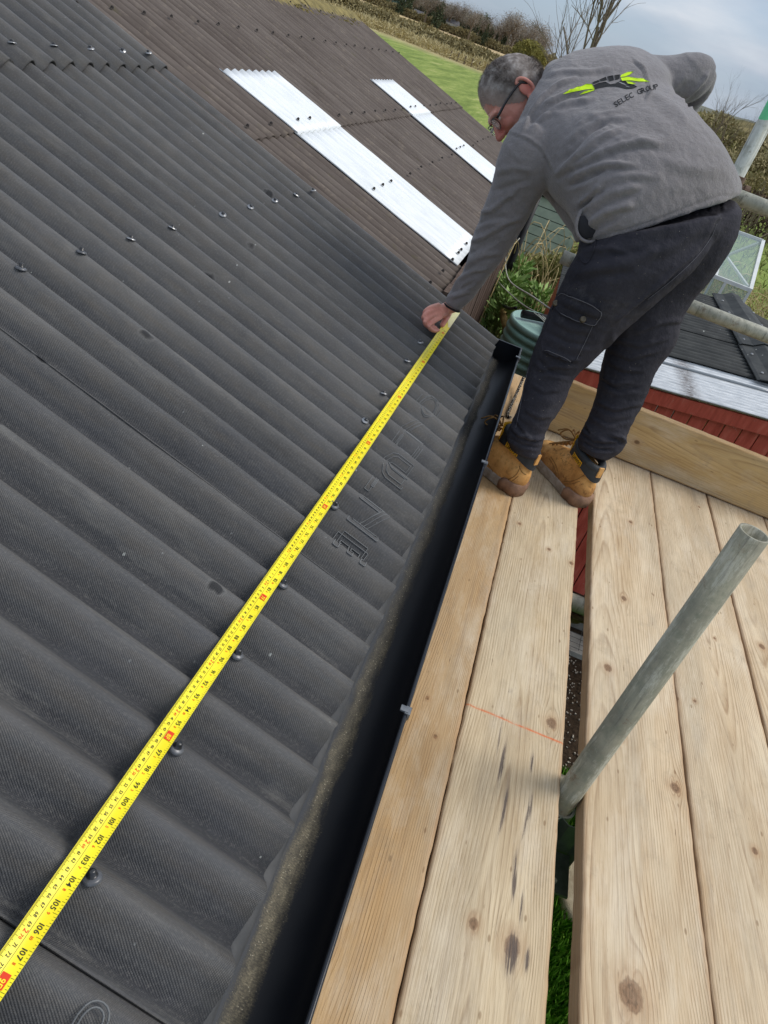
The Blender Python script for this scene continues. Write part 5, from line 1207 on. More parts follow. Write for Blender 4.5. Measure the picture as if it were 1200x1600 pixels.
# seams as thin raised threads
def seam(line, bvh, parent, name='seam', mat=None, r_=.0009, up=.0008):
    L2 = smooth_path(np.array([(a, b, 0) for a, b in line], float), 8)[:, :2]; P = [onto(bvh, x, y, up) for x, y in L2]; P = [p_ for p_ in P if p_ is not None]
    if len(P) > 2: world_mesh(name, *tube(P, r_, 5), mat or M['thread'], parent, True)
seam([(1120, 350), (1110, 372), (1088, 402), (1052, 436), (1012, 468)], tro_bvh, tro_o)
seam([(870, 500), (862, 528)], tro_bvh, tro_o)
seam([(826, 575), (820, 600), (812, 640), (806, 668)], tro_bvh, tro_o)
seam([(932, 375), (925, 398), (915, 412), (904, 400)], tro_bvh, tro_o, up=.002, r_=.002, mat=M['trouser'])
decal([(872, 461), (884, 458), (938, 482), (933, 505), (926, 509), (900, 501), (878, 492), (868, 480)], tro_bvh, 'pocket_flap', M['trouser'], tro_o, .010, .006)
decal([(866, 478), (928, 505), (916, 532), (905, 556), (893, 566), (848, 548), (846, 532)], tro_bvh, 'cargo_pocket', M['trouser'], tro_o, .0045, .004, 5.0)
seam([(874, 464), (886, 461), (936, 484), (932, 503), (924, 507), (898, 499), (878, 489)], tro_bvh, tro_o, up=.0115)
seam([(926, 508), (914, 534), (900, 562)], tro_bvh, tro_o, up=.006)
seam([(852, 547), (892, 564)], tro_bvh, tro_o, up=.006)
def stud(x, y, bvh, parent):
    c = onto(bvh, x, y, .012); n_ = -FWD; u, v = frame(n_)
    V = []; F = []; pr = [(.0, .003), (.004, .0028), (.0062, .0042), (.0085, .003), (.0092, -.004)]; n = 14
    for r_, z in pr:
        for k in range(n): a = 2*math.pi*k/n; V.append(c+u*r_*math.cos(a)+v*r_*math.sin(a)+n_*z)
    for i in range(len(pr)-1):
        for k in range(n): F.append((i*n+k, i*n+(k+1) % n, (i+1)*n+(k+1) % n, (i+1)*n+k))
    world_mesh('stud', V, F, M['stud'], parent, True)
M['stud'] = plain('brass_stud', srgb(66, 60, 50), srgb(104, 96, 82), 80, .45, .5)
stud(911, 498, tro_bvh, tro_o); stud(872, 474, tro_bvh, tro_o)

# --- boots
def boot(heel, ang, lab, sgn, wear):
    """local frame: x towards the toe from the heel, y to the outer side, z up"""
    b = link('boot', None, None, person); b['label'] = lab
    c_, s_ = math.cos(ang), math.sin(ang)
    T = lambda p_: np.array([heel[0]+p_[0]*c_-p_[1]*s_, heel[1]+p_[0]*s_+p_[1]*c_, ZB+p_[2]])
    def outline(x0, x1, w_, tw, n=36):
        P = []
        for k in range(n):
            a = 2*math.pi*k/n; cx = (x0+x1)/2; L2 = (x1-x0)/2; x = cx+L2*math.copysign(abs(math.cos(a))**.8, math.cos(a))
            f = (x-x0)/(x1-x0); wl = w_*(.80+.20*math.sin(min(1, f*1.25)*math.pi*.62)-.16*math.exp(-((f-.42)/.16)**2)); P.append((x, wl/2*math.copysign(abs(math.sin(a))**.72, math.sin(a))-sgn*.006*f*tw))
        return P
    def slices(L_, n=36):
        V = []; F = []
        for z, x0, x1, w_ in L_:
            for x, y in outline(x0, x1, w_, 1, n): V.append(T((x, y, z)))
        m_ = len(L_)
        for i in range(m_-1):
            for k in range(n): F.append((i*n+k, i*n+(k+1) % n, (i+1)*n+(k+1) % n, (i+1)*n+k))
        F += [tuple(range(n))[::-1], tuple((m_-1)*n+k for k in range(n))]; return V, F
    up = slices([(.022, .006, .300, .100), (.040, .002, .303, .104), (.060, .002, .300, .102), (.074, .004, .285, .096), (.086, .006, .255, .088), (.098, .008, .215, .080), (.112, .008, .180, .074), (.126, .010, .150, .068), (.140, .012, .138, .064)])
    toe = ellipsoid(T((.245, -sgn*.004, .050)), np.array([[c_, s_, 0], [-s_, c_, 0], [0, 0, 1]]), (.058, .049, .036))
    heelb = ellipsoid(T((.040, 0, .060)), np.array([[c_, s_, 0], [-s_, c_, 0], [0, 0, 1]]), (.045, .040, .055))
    u_ = fuse('upper', [up, toe, heelb], .0042, 5)
    V = verts(u_); N = norms(u_); loc = V-np.array([heel[0], heel[1], ZB]); lx = loc[:, 0]*c_+loc[:, 1]*s_
    cre = sum(.0022*np.exp(-((lx-x_+.15*(loc[:, 2]-.08))/.005)**2) for x_ in (.185, .200, .216))*(loc[:, 2] > .05)
    V = V+N*(-cre+.0012*fbm(V*60, 3))[:, None]; setv(u_, V); fattr(u_, 'wear', np.full(len(V), wear)); bv = bvh_of(u_); uo = place(u_, 'upper', M['leather'], b)
    so_ = slices([(.0, .004, .302, .098), (.004, .000, .306, .108), (.020, -.003, .309, .112), (.030, -.002, .306, .110), (.034, .004, .300, .102)])
    world_mesh('sole', *so_, M['sole'], b, False)
    # heel counter of brown rubber rising at the back
    P = slices([(.001, -.003, .084, .100), (.026, -.006, .082, .110), (.040, -.004, .066, .106), (.044, .001, .055, .098)], 30); world_mesh('heel', *P, M['sole_brown'], b, True)
    # padded collar: sloping ring, open at the top
    ring = []
    for a in np.linspace(0, 2*math.pi, 33):
        x = .070+.062*math.cos(a); y = .036*math.sin(a); z = .156+.014*math.cos(a)
        ring.append(T((x, y, z)))
    world_mesh('collar', *tube(ring, .0125, 12, False), M['collar'], b, True)
    side = []
    for a in np.linspace(R(28), R(332), 30):
        side.append([T((.070+(.062+.010+q_*.004)*math.cos(a), (.036+.009+q_*.002)*math.sin(a), z)) for q_, z in ((0, .156+.012*math.cos(a)), (1, .120+.010*math.cos(a)-.010*math.cos(2*a)))])
    V = []; F = []
    for i, (p1, p2) in enumerate(side): V += [p1, p2]
    F = [(2*i, 2*i+2, 2*i+3, 2*i+1) for i in range(len(side)-1)]; world_mesh('collar_panel', V, F, M['collar'], b, True)
    V, F = loft3(np.array([T((.140, -.022, .125)), T((.140, -.024, .155)), T((.146, -.020, .182))]), np.array([T((.140, .022, .125)), T((.140, .024, .155)), T((.146, .020, .182))]), np.array([.004, .004, .003]), 16, 4)
    world_mesh('tongue', V, F, M['yellow_tab'], b, True)
    for k in range(5):
        x = .168+.017*k; z = .137-.0125*k
        for sg in (1, -1):
            V, F = tube(smooth_path([T((x+.006, -.022*sg, z-.002)), T((x-.001, 0, z+.010)), T((x-.010, .022*sg, z+.005))], 5), .0030, 6); world_mesh('lace', V, F, M['lace'], b, True)
    for sg in (1, -1):
        V, F = tube(smooth_path([T((.160, 0, .158)), T((.185, sg*.022, .176)), T((.205, sg*.032, .150)), T((.185, sg*.020, .142)), T((.165, 0, .156))], 6), .0026, 6); world_mesh('lace_loop', V, F, M['lace'], b, True)
        V, F = tube(smooth_path([T((.160, 0, .158)), T((.20, sg*.012, .170)), T((.225, sg*.030, .150))], 6), .0024, 6); world_mesh('lace', V, F, M['lace'], b, True)
    # pull tab and yellow patch with lettering on the side turned to the camera
    V, F = box((0, 0, 0), .006, .017, .034); ptb = world_mesh('pull_tab', [T((v[0]-.003, v[1], v[2]+.138)) for v in V], F, M['leather'], b); fattr(ptb.data, 'wear', [0.2]*8)
    A0 = 118 if sgn > 0 else 112
    V = []; F = []; a0, a1 = R(72), R(112)
    pts = [(a, .070+(.0765)*math.cos(a), (.0478)*math.sin(a)) for a in np.linspace(a0, a1, 7)]
    for a, x, y in pts:
        zc = .138+.011*math.cos(a)
        V += [T((x, y, zc+.008)), T((x, y, zc-.008))]
    F = [(2*i, 2*i+2, 2*i+3, 2*i+1) for i in range(6)]; world_mesh('patch', V, F, M['yellow_tab'], b)
    tv, tf = text_geo('DEWALT', 1.0, offset=.02, res=1); x0, x1 = tv[:, 0].min(), tv[:, 0].max(); V = []
    for v in tv:
        f = (v[0]-x0)/(x1-x0); a = a1+(a0-a1)*(.06+.88*(1-f)) if False else a0+(a1-a0)*(.06+.88*(1-f)) ; V.append(T((.070+.0775*math.cos(a), .0488*math.sin(a), .132+.011*math.cos(a)+v[1]/.72*.011)))
    world_mesh('patch_lettering', V, tf, M['blackprint'], b)
    return b
boot((.245, 2.160), math.atan2(.57, -.82), 'left tan work boot at the gutter', 1, .55)
boot((.448, 2.250), math.atan2(.82, -.57), 'right tan work boot, scuffed at the toe', 1, 1.0)

BO = [c_ for c_ in bpy.data.objects if c_.name.startswith('upper')]
def boot_seam(o, line):
    V_ = verts(o.data)+np.array(parent_loc(o.parent)); bv = BVHTree.FromPolygons([tuple(v) for v in V_], [tuple(p.vertices) for p in o.data.polygons]); seam(line, bv, o.parent, 'stitching', M['lace'], .0011, .0006)
for ln in ([(772, 741), (784, 749), (797, 748), (807, 741), (812, 732)], [(774, 745), (786, 753), (799, 752), (810, 744)], [(811, 728), (816, 738), (822, 742)], [(760, 722), (768, 732), (772, 742)]): boot_seam(BO[0], ln)
for ln in ([(858, 716), (866, 730), (869, 745), (868, 756)], [(861, 714), (869, 728), (873, 744)], [(880, 752), (892, 752), (904, 748), (916, 740)], [(882, 756), (894, 756), (906, 752)], [(912, 738), (918, 746), (924, 748)]): boot_seam(BO[1], ln)

# ------------------------------------------------------------------ tape measure
tape = thing('tape_measure', 'yellow steel tape stretched over the black roof up to the hand', 'tape measure', rp(.06, 1.5))
ta, tb_ = RO(711, 489, .016), None
L0 = np.array([onroof(712, 488, .0)[i] for i in range(3)]); L1 = onroof(15, 1502, .0)
s0_, Y0_ = (L0-CAM)@SR, L0[1]; s1_, Y1_ = (L1-CAM)@SR, L1[1]
CM0 = 2.70; # reading at the near reference
Yref = onroof(27, 1470)[1]
def tape_pt(cm, x, up=0.0):            # cm along the tape, x across (-16..16 mm, + = down the slope)
    x = x*TW; Y = Yref+(2.70-cm); f = (Y-Y0_)/(Y1_-Y0_); s = s0_+(s1_-s0_)*f
    sag = -.0025*(.5-.5*math.cos(2*math.pi*(Y-PH)/PIT))*.3
    lift = .018*max(0, (Y-2.35)/.35)**2+.002*math.sin(Y*5)+.0058
    return rp(s+x, Y, lift+sag+.0040*(x/.016)**2+up)
cms = np.linspace(.42 if False else 2.70-(2.665-Yref), 3.6, 150); xs_ = np.linspace(-.0165, .0165, 9)
TW = .76
V = [tape_pt(c, x) for c in cms for x in xs_]; n9 = 9
F = [(i*n9+k, i*n9+k+1, (i+1)*n9+k+1, (i+1)*n9+k) for i in range(len(cms)-1) for k in range(8)]
N_ = len(V); V += [np.array(v)-NR*.0004 for v in V]; F += [tuple(N_+k for k in f[::-1]) for f in F]
world_mesh('blade', V, F, M['tape'], tape, True)
# pale curled end beyond the thumb
Vp = []; 
e0 = [RO(702, 503, .012), RO(706, 497, .016), RO(711, 489, .017)]
V = []; F = []
for c, w_ in zip(np.linspace(2.70-(2.50-Yref), 2.70-(2.66-Yref), 6), (.004, .010, .015, .0162, .0165, .0165)):
    for x in np.linspace(-w_ if w_ > .012 else .016-2*w_, .0165, 5): V.append(tape_pt(c, x, .0012))
F = [(i*5+k, i*5+k+1, (i+1)*5+k+1, (i+1)*5+k) for i in range(5) for k in range(4)]
world_mesh('blank_end', V, F, M['tape_white'], tape, True)
GLY = {ch: text_geo(ch, 1.0, offset=.012, res=2) for ch in '0123456789mF'}
ADV = {ch: (GLY[ch][0][:, 0].max()-GLY[ch][0][:, 0].min()) for ch in GLY}
bk = ([], []); rd = ([], []); wh = ([], [])
def add(dst, V, F):
    n = len(dst[0]); dst[0].extend(V); dst[1].extend([tuple(n+i for i in f) for f in F])
def txt(dst, s, cm, xbase, h, squeeze=1.0, up=.0005):   # baseline runs along the tape towards the camera
    c = cm
    for ch in s:
        gv, gf = GLY[ch]; x0 = gv[:, 0].min(); k = h/.72; kx = k*.80
        add(dst, [tape_pt(c+(v[0]-x0)*kx*squeeze, xbase+v[1]*k, up) for v in gv], gf); c += (ADV[ch]+.10)*kx*squeeze
def wid(s, h, sq=1.0): return sum((ADV[ch]+.10)*h/.72*.80*sq for ch in s)
def quad(dst, c0, c1, x0, x1, up=.0005): add(dst, [tape_pt(c0, x0, up), tape_pt(c1, x0, up), tape_pt(c1, x1, up), tape_pt(c0, x1, up)], [(0, 1, 2, 3)])
c = .55
while c < 3.3: quad(bk, c, c+.02, -.0016, -.0012, .0004); c += .02
for mm in range(560, 3300):
    if mm < 1400 and mm % 2: continue
    l = .0062 if mm % 10 == 0 else .0042 if mm % 5 == 0 else .0027
    quad(bk, mm/1000, mm/1000+.00028, -.0160, -.0160+l, .0004)
for k in range(22*8, 128*8):
    cm_ = k/8*.0254
    if cm_ < .56: continue
    l = .0066 if k % 8 == 0 else .0046 if k % 4 == 0 else .0028
    quad(bk, cm_, cm_+.0003, .0160-l, .0160, .0004)
for cm_ in range(57, 325):
    if cm_ % 10 == 0:
        m1 = str(cm_//100); 
        if m1 != '0': txt(rd, m1, cm_/100-.009, -.0086, .0066)
        txt(rd, str(cm_ % 100) if cm_ % 100 else '0', cm_/100-.0035, -.0086, .0046, .85)
    else: s = str(cm_ % 100); w_ = wid(s, .0050, .85); txt(bk, s, cm_/100-.0008-w_, -.0088, .0050, .85)
for inch in range(23, 127):
    cm_ = inch*.0254
    if inch % 12 == 0:
        s = '%dF' % (inch//12); w_ = wid(s, .0074); quad(rd, cm_-.0145, cm_-.0008, -.0002, .0108, .0005)
        txt(wh, s, cm_-.0010-w_, .0016, .0074, 1.0, .0009)
    else:
        s = str(inch); w_ = wid(s, .0074); txt(bk, s, cm_-.0010-w_, .0030, .0074)
        txt(rd, str(inch % 12), cm_+.0014, .0032, .0042)
world_mesh('black_scale', bk[0], bk[1], M['ink'], tape, False, kind='stuff')
world_mesh('red_figures', rd[0], rd[1], M['red_ink'], tape, False, kind='stuff')
world_mesh('foot_figures', wh[0], wh[1], M['tape'], tape, False, kind='stuff')

# ------------------------------------------------------------------ vegetation and distance
def leafmat(name, cols, rough=.8, spec=.15):
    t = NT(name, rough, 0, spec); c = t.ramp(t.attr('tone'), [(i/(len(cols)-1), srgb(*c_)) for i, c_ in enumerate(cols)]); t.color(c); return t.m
def leaves(P, size, asp=2.2, up=.3, tone=None, dirs=None):
    """small pointed quads at the points P"""
    P = np.asarray(P, float); n = len(P); sz = np.broadcast_to(size, (n,))*rng.uniform(.6, 1.3, n)
    d = rng.normal(0, 1, (n, 3)) if dirs is None else np.asarray(dirs, float)+rng.normal(0, .25, (n, 3)); d[:, 2] += up; d /= np.linalg.norm(d, axis=1)[:, None]
    s = np.cross(d, rng.normal(0, 1, (n, 3))); s /= np.linalg.norm(s, axis=1)[:, None]+1e-9
    a = P; b = P+d*(sz*.5)[:, None]+s*(sz/asp*.5)[:, None]; c = P+d*sz[:, None]; e = P+d*(sz*.5)[:, None]-s*(sz/asp*.5)[:, None]
    V = np.stack([a, b, c, e], 1).reshape(-1, 3); F = np.arange(4*n).reshape(n, 4)
    tn = rng.uniform(0, 1, n) if tone is None else np.clip(tone, 0, 1)
    return V, F, np.repeat(tn, 4)
def fast_mesh(name, V, F, tone, mat, off=(0, 0, 0)):
    me = bpy.data.meshes.new(name); V = np.asarray(V, float)-np.array(off); n = len(F); k = len(F[0])
    me.vertices.add(len(V)); me.vertices.foreach_set('co', V.ravel()); me.loops.add(n*k); me.loops.foreach_set('vertex_index', np.asarray(F).ravel())
    me.polygons.add(n); me.polygons.foreach_set('loop_start', np.arange(0, n*k, k)); me.polygons.foreach_set('loop_total', np.full(n, k)); me.update(calc_edges=True)
    if tone is not None: fattr(me, 'tone', tone)
    me.materials.append(mat); return me
M['grassblade'] = leafmat('grass_blades', [(52, 92, 18), (84, 132, 34), (120, 164, 56)])
M['weed'] = leafmat('weed_leaves', [(84, 112, 62), (122, 156, 86), (166, 192, 124)])
M['dryleaf'] = leafmat('dry_stems', [(120, 102, 66), (168, 148, 102), (204, 186, 140)])
M['bramble'] = leafmat('bramble_leaves', [(60, 58, 34), (98, 100, 54), (132, 128, 74), (158, 144, 104)])
M['ivy'] = leafmat('ivy_leaves', [(52, 64, 48), (76, 88, 64), (106, 114, 86)])
M['twig'] = leafmat('grey_twigs', [(118, 110, 100), (146, 137, 125), (172, 163, 149)])  # lightened so the colour carries the haze over far trees
M['hedge'] = leafmat('hedge_twigs', [(112, 101, 74), (144, 133, 96), (172, 160, 120)])  # distance haze painted in as a paler twig colour
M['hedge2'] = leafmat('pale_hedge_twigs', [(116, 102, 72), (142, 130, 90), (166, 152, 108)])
M['olive'] = leafmat('olive_weeds', [(58, 62, 32), (92, 98, 50), (126, 128, 72), (160, 154, 100)])
M['straw'] = leafmat('tall_dry_grass', [(150, 136, 96), (182, 168, 124), (208, 196, 156)])
M['bushleaf'] = leafmat('olive_bush', [(98, 94, 48), (130, 124, 66), (160, 152, 88)])
M['bark'] = plain('bark', srgb(92, 80, 66), srgb(132, 118, 100), 20, .9, 0, .004)
M['stem'] = plain('straw_stem', srgb(168, 146, 98), srgb(206, 188, 142), 30, .8)

# lawn seen through the gap, and a strip of it beside the platform
n = 42000; X = rng.uniform(.55, 2.1, n); Y = rng.uniform(.9, 2.9, n)
P = np.stack([X, Y, 0*X], -1); d = np.stack([rng.normal(0, .45, n), rng.normal(0, .45, n), np.ones(n)], -1)
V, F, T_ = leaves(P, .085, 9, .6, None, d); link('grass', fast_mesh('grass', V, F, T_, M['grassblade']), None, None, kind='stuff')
# soil flecks
n = 1500; P = np.stack([rng.uniform(.4, 2.2, n), rng.uniform(2.8, 4.0, n), np.full(n, .006)], -1)
sf_ = [box(p_, *(rng.uniform(.003, .010, 3)), np.array(Matrix.Rotation(random.uniform(0, 3), 3, 'Z'))) for p_ in P]
V, F = join(sf_); o = world_mesh('gravel', V, F, plain('pale_chippings', srgb(96, 84, 66), srgb(206, 200, 186), 90, .9), None, kind='stuff')
M['slab'] = plain('pale_slab', srgb(150, 148, 138), srgb(186, 184, 172), 16, .9, 0, .001)
q = atz(900, 1005, .03)
tag(world_mesh('paving_slab', *bbox(q[0]-.7, q[0]+1.2, q[1]-.10, q[1]+.09, 0, .035), M['slab'], None), 'pale paving slab on the soil below the gap', 'slab')
wr = []
for i in range(14): x = q[0]-.5+i*.085; wr.append(tube([(x, q[1]-.09, .05), (x+.02, q[1]+.14, .055)], .0018, 5))
for i in range(5): y = q[1]-.08+i*.05; wr.append(tube([(q[0]-.5, y, .052), (q[0]+.65, y, .052)], .0018, 5))
tag(world_mesh('wire_mesh', *join(wr), plain('dark_wire', srgb(70, 70, 66), srgb(98, 98, 92), 30, .6), None), 'thin wire mesh lying on the slab below the gap', 'mesh')
tag(world_mesh('sleeper', *bbox(.5, 2.0, 3.93+.25, 3.93+.27, 0, .18), M['bamboo'], None), 'mossy yellow board at the foot of the red wall', 'board')
pp = atz(886, 1400, .05); V, F = lathe([(.0, .06), (.045, .06), (.055, .05), (.055, -.05), (0, -.05)], (0, 0, 0), 16)
tag(world_mesh('stone', [(pp[0]+.03+v[0]*1.4, pp[1]+v[1]*3+.05, .03+v[2]) for v in V], F, plain('worn_stone', srgb(140, 128, 104), srgb(176, 164, 138), 30, .9, 0, .003), None, True), 'pale rounded stone in the grass under the boards', 'stone')

# weeds and dry stems behind the shed corner
def clump(name, cx, cy, n, rad, h, mat, size, lab, cat='plant', up=1.0, spread=.6, group=None):
    th_ = rng.uniform(0, 2*math.pi, n); r_ = rad*np.sqrt(rng.uniform(0, 1, n)); z = h*rng.uniform(0, 1, n)**.8
    P = np.stack([cx+r_*np.cos(th_), cy+r_*np.sin(th_), z], -1); d = np.stack([np.cos(th_)*spread, np.sin(th_)*spread, np.full(n, up)], -1)
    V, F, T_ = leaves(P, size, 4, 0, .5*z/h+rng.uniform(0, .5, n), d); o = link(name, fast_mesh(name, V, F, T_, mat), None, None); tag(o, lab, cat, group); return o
def gp(x, y, z=.3): p_ = atz(x, y, z); return p_[0], p_[1]
def weed(x, y, Y, h, rad, n, lab):
    p_ = at(x, y, Y); zt_ = p_[2]; t_ = thing('weed', lab, 'plant', (p_[0], Y, 0)); z = zt_-h*rng.uniform(0, 1, n)**1.2; th_ = rng.uniform(0, 6.283, n); r_ = rad*np.sqrt(rng.uniform(0, 1, n))*(.55+.45*(zt_-z)/h)
    P = np.stack([r_*np.cos(th_), r_*np.sin(th_), z], -1); V, F, T_ = leaves(P, .085, 2.8, .25, .35+.5*(z-zt_+h)/h+rng.normal(0, .15, n), np.stack([np.cos(th_)*.8, np.sin(th_)*.8, np.full(n, .4)], -1)); link('leaves', fast_mesh('leaves', V, F, T_, M['weed']), None, t_)
    V, F = join([tube([(rng.normal(0, rad*.3), rng.normal(0, rad*.3), 0), (rng.normal(0, rad*.5), rng.normal(0, rad*.5), zt_*.95)], [.008, .004], 5) for _ in range(9)]); link('stem', mesh('stem', V, F), M['weed_stem'], t_)
M['weed_stem'] = plain('green_stem', srgb(86, 104, 56), srgb(122, 138, 84), 20, .8)
for q in ((801, 436, 7.3, .50, .17, 480, 'bright green leafy weed beside the downpipe foot'), (818, 412, 7.7, .42, .13, 300, 'taller green weed behind the one at the downpipe'), (846, 452, 7.4, .30, .16, 260, 'green weed left of the cargo pocket above the barrel'), (794, 462, 6.9, .35, .12, 220, 'small green weed between the downpipe and the barrel lid')): weed(*q)
# curved dry canes
def canes(n, x0, x1, y0, y1, h, seed, r_=.006):
    rs = np.random.default_rng(seed); out = []
    for _ in range(n):
        b0 = np.array([rs.uniform(x0, x1), rs.uniform(y0, y1), 0]); a = rs.uniform(0, 2*math.pi); l = rs.uniform(.4, 1.5); hh_ = h*rs.uniform(.5, 1.2)
        P = [b0, b0+[.25*l*math.cos(a), .25*l*math.sin(a), hh_*.75], b0+[.65*l*math.cos(a), .65*l*math.sin(a), hh_], b0+[l*math.cos(a), l*math.sin(a), hh_*rs.uniform(.1, .8)]]
        out.append(tube(smooth_path(P, 4), r_*rs.uniform(.6, 1.2), 4, False))
    return join(out)
V, F = canes(110, -.15, 1.7, 7.9, 11.5, .9, 3, .0045); world_mesh('undergrowth', V, F, M['stem'], None, False, kind='stuff')
V, F = canes(80, -.2, .4, 7.8, 9.0, 1.35, 8, .0045); world_mesh('undergrowth', V, F, M['stem'], None, False, kind='stuff')
V, F = canes(260, 1.5, 7.5, 10.0, 16.0, .8, 5, .007); world_mesh('undergrowth', V, F, M['stem'], None, False, kind='stuff')
n = 70000; X = rng.uniform(-.6, 4.0, n); Y = rng.uniform(7.7, 13, n); Z = rng.uniform(0, .95, n)**1.3
dens = fbm(np.stack([X*1.2, Y*.9, 0*X], -1), 9); kp = rng.uniform(-.9, .6, n) < dens; P = np.stack([X, Y, Z*.9], -1)[kp]
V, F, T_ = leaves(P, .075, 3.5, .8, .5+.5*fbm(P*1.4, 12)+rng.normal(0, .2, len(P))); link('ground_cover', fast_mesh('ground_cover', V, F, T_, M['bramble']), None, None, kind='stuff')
n = 16000; X = rng.uniform(-.6, 8, n); Y = rng.uniform(7.8, 20, n); P = np.stack([X, Y, rng.uniform(0, .3, n)], -1)
V, F, T_ = leaves(P, .16, 10, 1.5); link('ground_cover', fast_mesh('ground_cover', V, F, T_, M['dryleaf']), None, None, kind='stuff')
n = 9000; X = rng.uniform(1.5, 14, n); Y = rng.uniform(15, 44, n); P = np.stack([X, Y, rng.uniform(0, .1, n)], -1)
V, F, T_ = leaves(P, .22, 8, 1.2); link('ground_cover', fast_mesh('ground_cover', V, F, T_, M['olive']), None, None, kind='stuff')

def thicket(n, x0, x1, y0, y1, h, mat, size, seed, asp=3):
    X = rng.uniform(x0, x1, n); Y = rng.uniform(y0, y1, n); top = h*(1+.35*fbm(np.stack([X*1.6, Y*1.6, 0*X], -1), seed, 3)); Z = top*rng.uniform(0, 1, n)**.6; P = np.stack([X, Y, Z], -1)
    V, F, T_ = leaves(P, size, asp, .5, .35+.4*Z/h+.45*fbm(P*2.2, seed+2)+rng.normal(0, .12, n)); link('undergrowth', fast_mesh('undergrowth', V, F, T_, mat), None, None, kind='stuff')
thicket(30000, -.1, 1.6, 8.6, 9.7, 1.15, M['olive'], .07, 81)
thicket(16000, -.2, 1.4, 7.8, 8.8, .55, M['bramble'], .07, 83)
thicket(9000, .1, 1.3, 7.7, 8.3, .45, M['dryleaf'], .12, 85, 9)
# pale green slatted shed
gs = thing('slatted_shed', 'small pale green slatted shed seen under the man\'s arm behind dry stems', 'shed', (.1, 10, 0))
M['pale_green'] = plain('faded_green_paint', srgb(158, 174, 156), srgb(186, 200, 180), 8, .8, 0, .001)
tl = at(838, 303, 10.0); trr = at(912, 327, 10.0); z1 = tl[2]; z0 = .05
nb_ = 14; hgt = (z1-z0)/nb_
for i in range(nb_):
    V, F = box(((tl[0]+trr[0])/2, 10.0, z1-hgt*(i+.5)), trr[0]-tl[0], .03, hgt-.010); world_mesh('slat', V, F, M['pale_green'], gs)
world_mesh('wall', *bbox(tl[0]+.01, trr[0]-.01, 10.03, 10.9, 0, z1-.01), plain('dark_green_wall', srgb(50, 62, 52), srgb(66, 78, 66), 8, .9), gs)
for x in (tl[0]-.02, trr[0]+.02): world_mesh('post', *bbox(x-.03, x+.03, 9.97, 10.05, 0, z1+.02), M['pale_green'], gs)
world_mesh('roof', *bbox(tl[0]-.08, trr[0]+.08, 9.93, 10.95, z1+.021, z1+.05), M['pale_green'], gs)

# greenhouse
gh = thing('greenhouse', 'small greenhouse with white frame and tilted glass roof behind the black shed roof', 'greenhouse', (1.7, 8, 0))
M['alu'] = plain('white_aluminium', srgb(206, 210, 208), srgb(228, 230, 228), 10, .4, .2)
t = NT('greenhouse_glass', .12, 0, .5); t.b.inputs['Alpha'].default_value = .42; t.color(srgb(168, 190, 190)); M['glass'] = t.m
g1 = at(1062, 412, 7.4); g2 = at(1173, 452, 7.4); g4 = at(1192, 377, 8.15); g3 = at(1078, 336, 8.15)
g1[2] = g2[2] = (g1[2]+g2[2])/2
def bar(a, b, r_=.013): 
    a = np.asarray(a, float); b = np.asarray(b, float); d = b-a; l = np.linalg.norm(d); u, v = frame(d); return box((a+b)/2, l, 2*r_, 2*r_, np.array([d/l, u, v]))
def lerp(a, b, f): return a+(b-a)*f
world_mesh('roof_pane', *join([([g1, g2, g4, g3], [(0, 1, 2, 3)])]), M['glass'], gh)
for a, b in ((g1, g2), (g2, g4), (g4, g3), (g3, g1), (lerp(g1, g2, .5), lerp(g3, g4, .5))): world_mesh('roof_bar', *bar(a, b, .016), M['alu'], gh)
base_z = 0.05
for p_ in (g1, lerp(g1, g2, .33), lerp(g1, g2, .66), g2): world_mesh('post', *bar(p_, (p_[0], p_[1], base_z), .012), M['alu'], gh)
bk1 = np.array([g1[0], 9.0, g1[2]]); bk2 = np.array([g2[0], 9.0, g2[2]])
for a, b in ((g4, bk2), (g3, bk1), (bk1, bk2), (bk2, (bk2[0], 9.0, base_z)), (bk1, (bk1[0], 9.0, base_z)), (g2, bk2), (g1, bk1)): world_mesh('frame_bar', *bar(a, b, .011), M['alu'], gh)
world_mesh('wall_pane', [g1-[0, 0, .02], g2-[0, 0, .02], (g2[0], g2[1], base_z), (g1[0], g1[1], base_z)], [(0, 1, 2, 3)], M['glass'], gh)
world_mesh('wall_pane', [g2-[0, 0, .02], bk2-[0, 0, .02], (bk2[0], 9.0, base_z), (g2[0], g2[1], base_z)], [(0, 1, 2, 3)], M['glass'], gh)
for f in (.25, .6, .85): world_mesh('shelf_bar', *bar(lerp(g1, g2, f)-[0, -.1, .5], lerp(bk1, bk2, f-.2)-[0, 0, .25], .010), M['alu'], gh)
world_mesh('shelf_bar', *bar(g1-[0, -.3, .45], g2-[.1, -.3, .45], .014), M['alu'], gh)

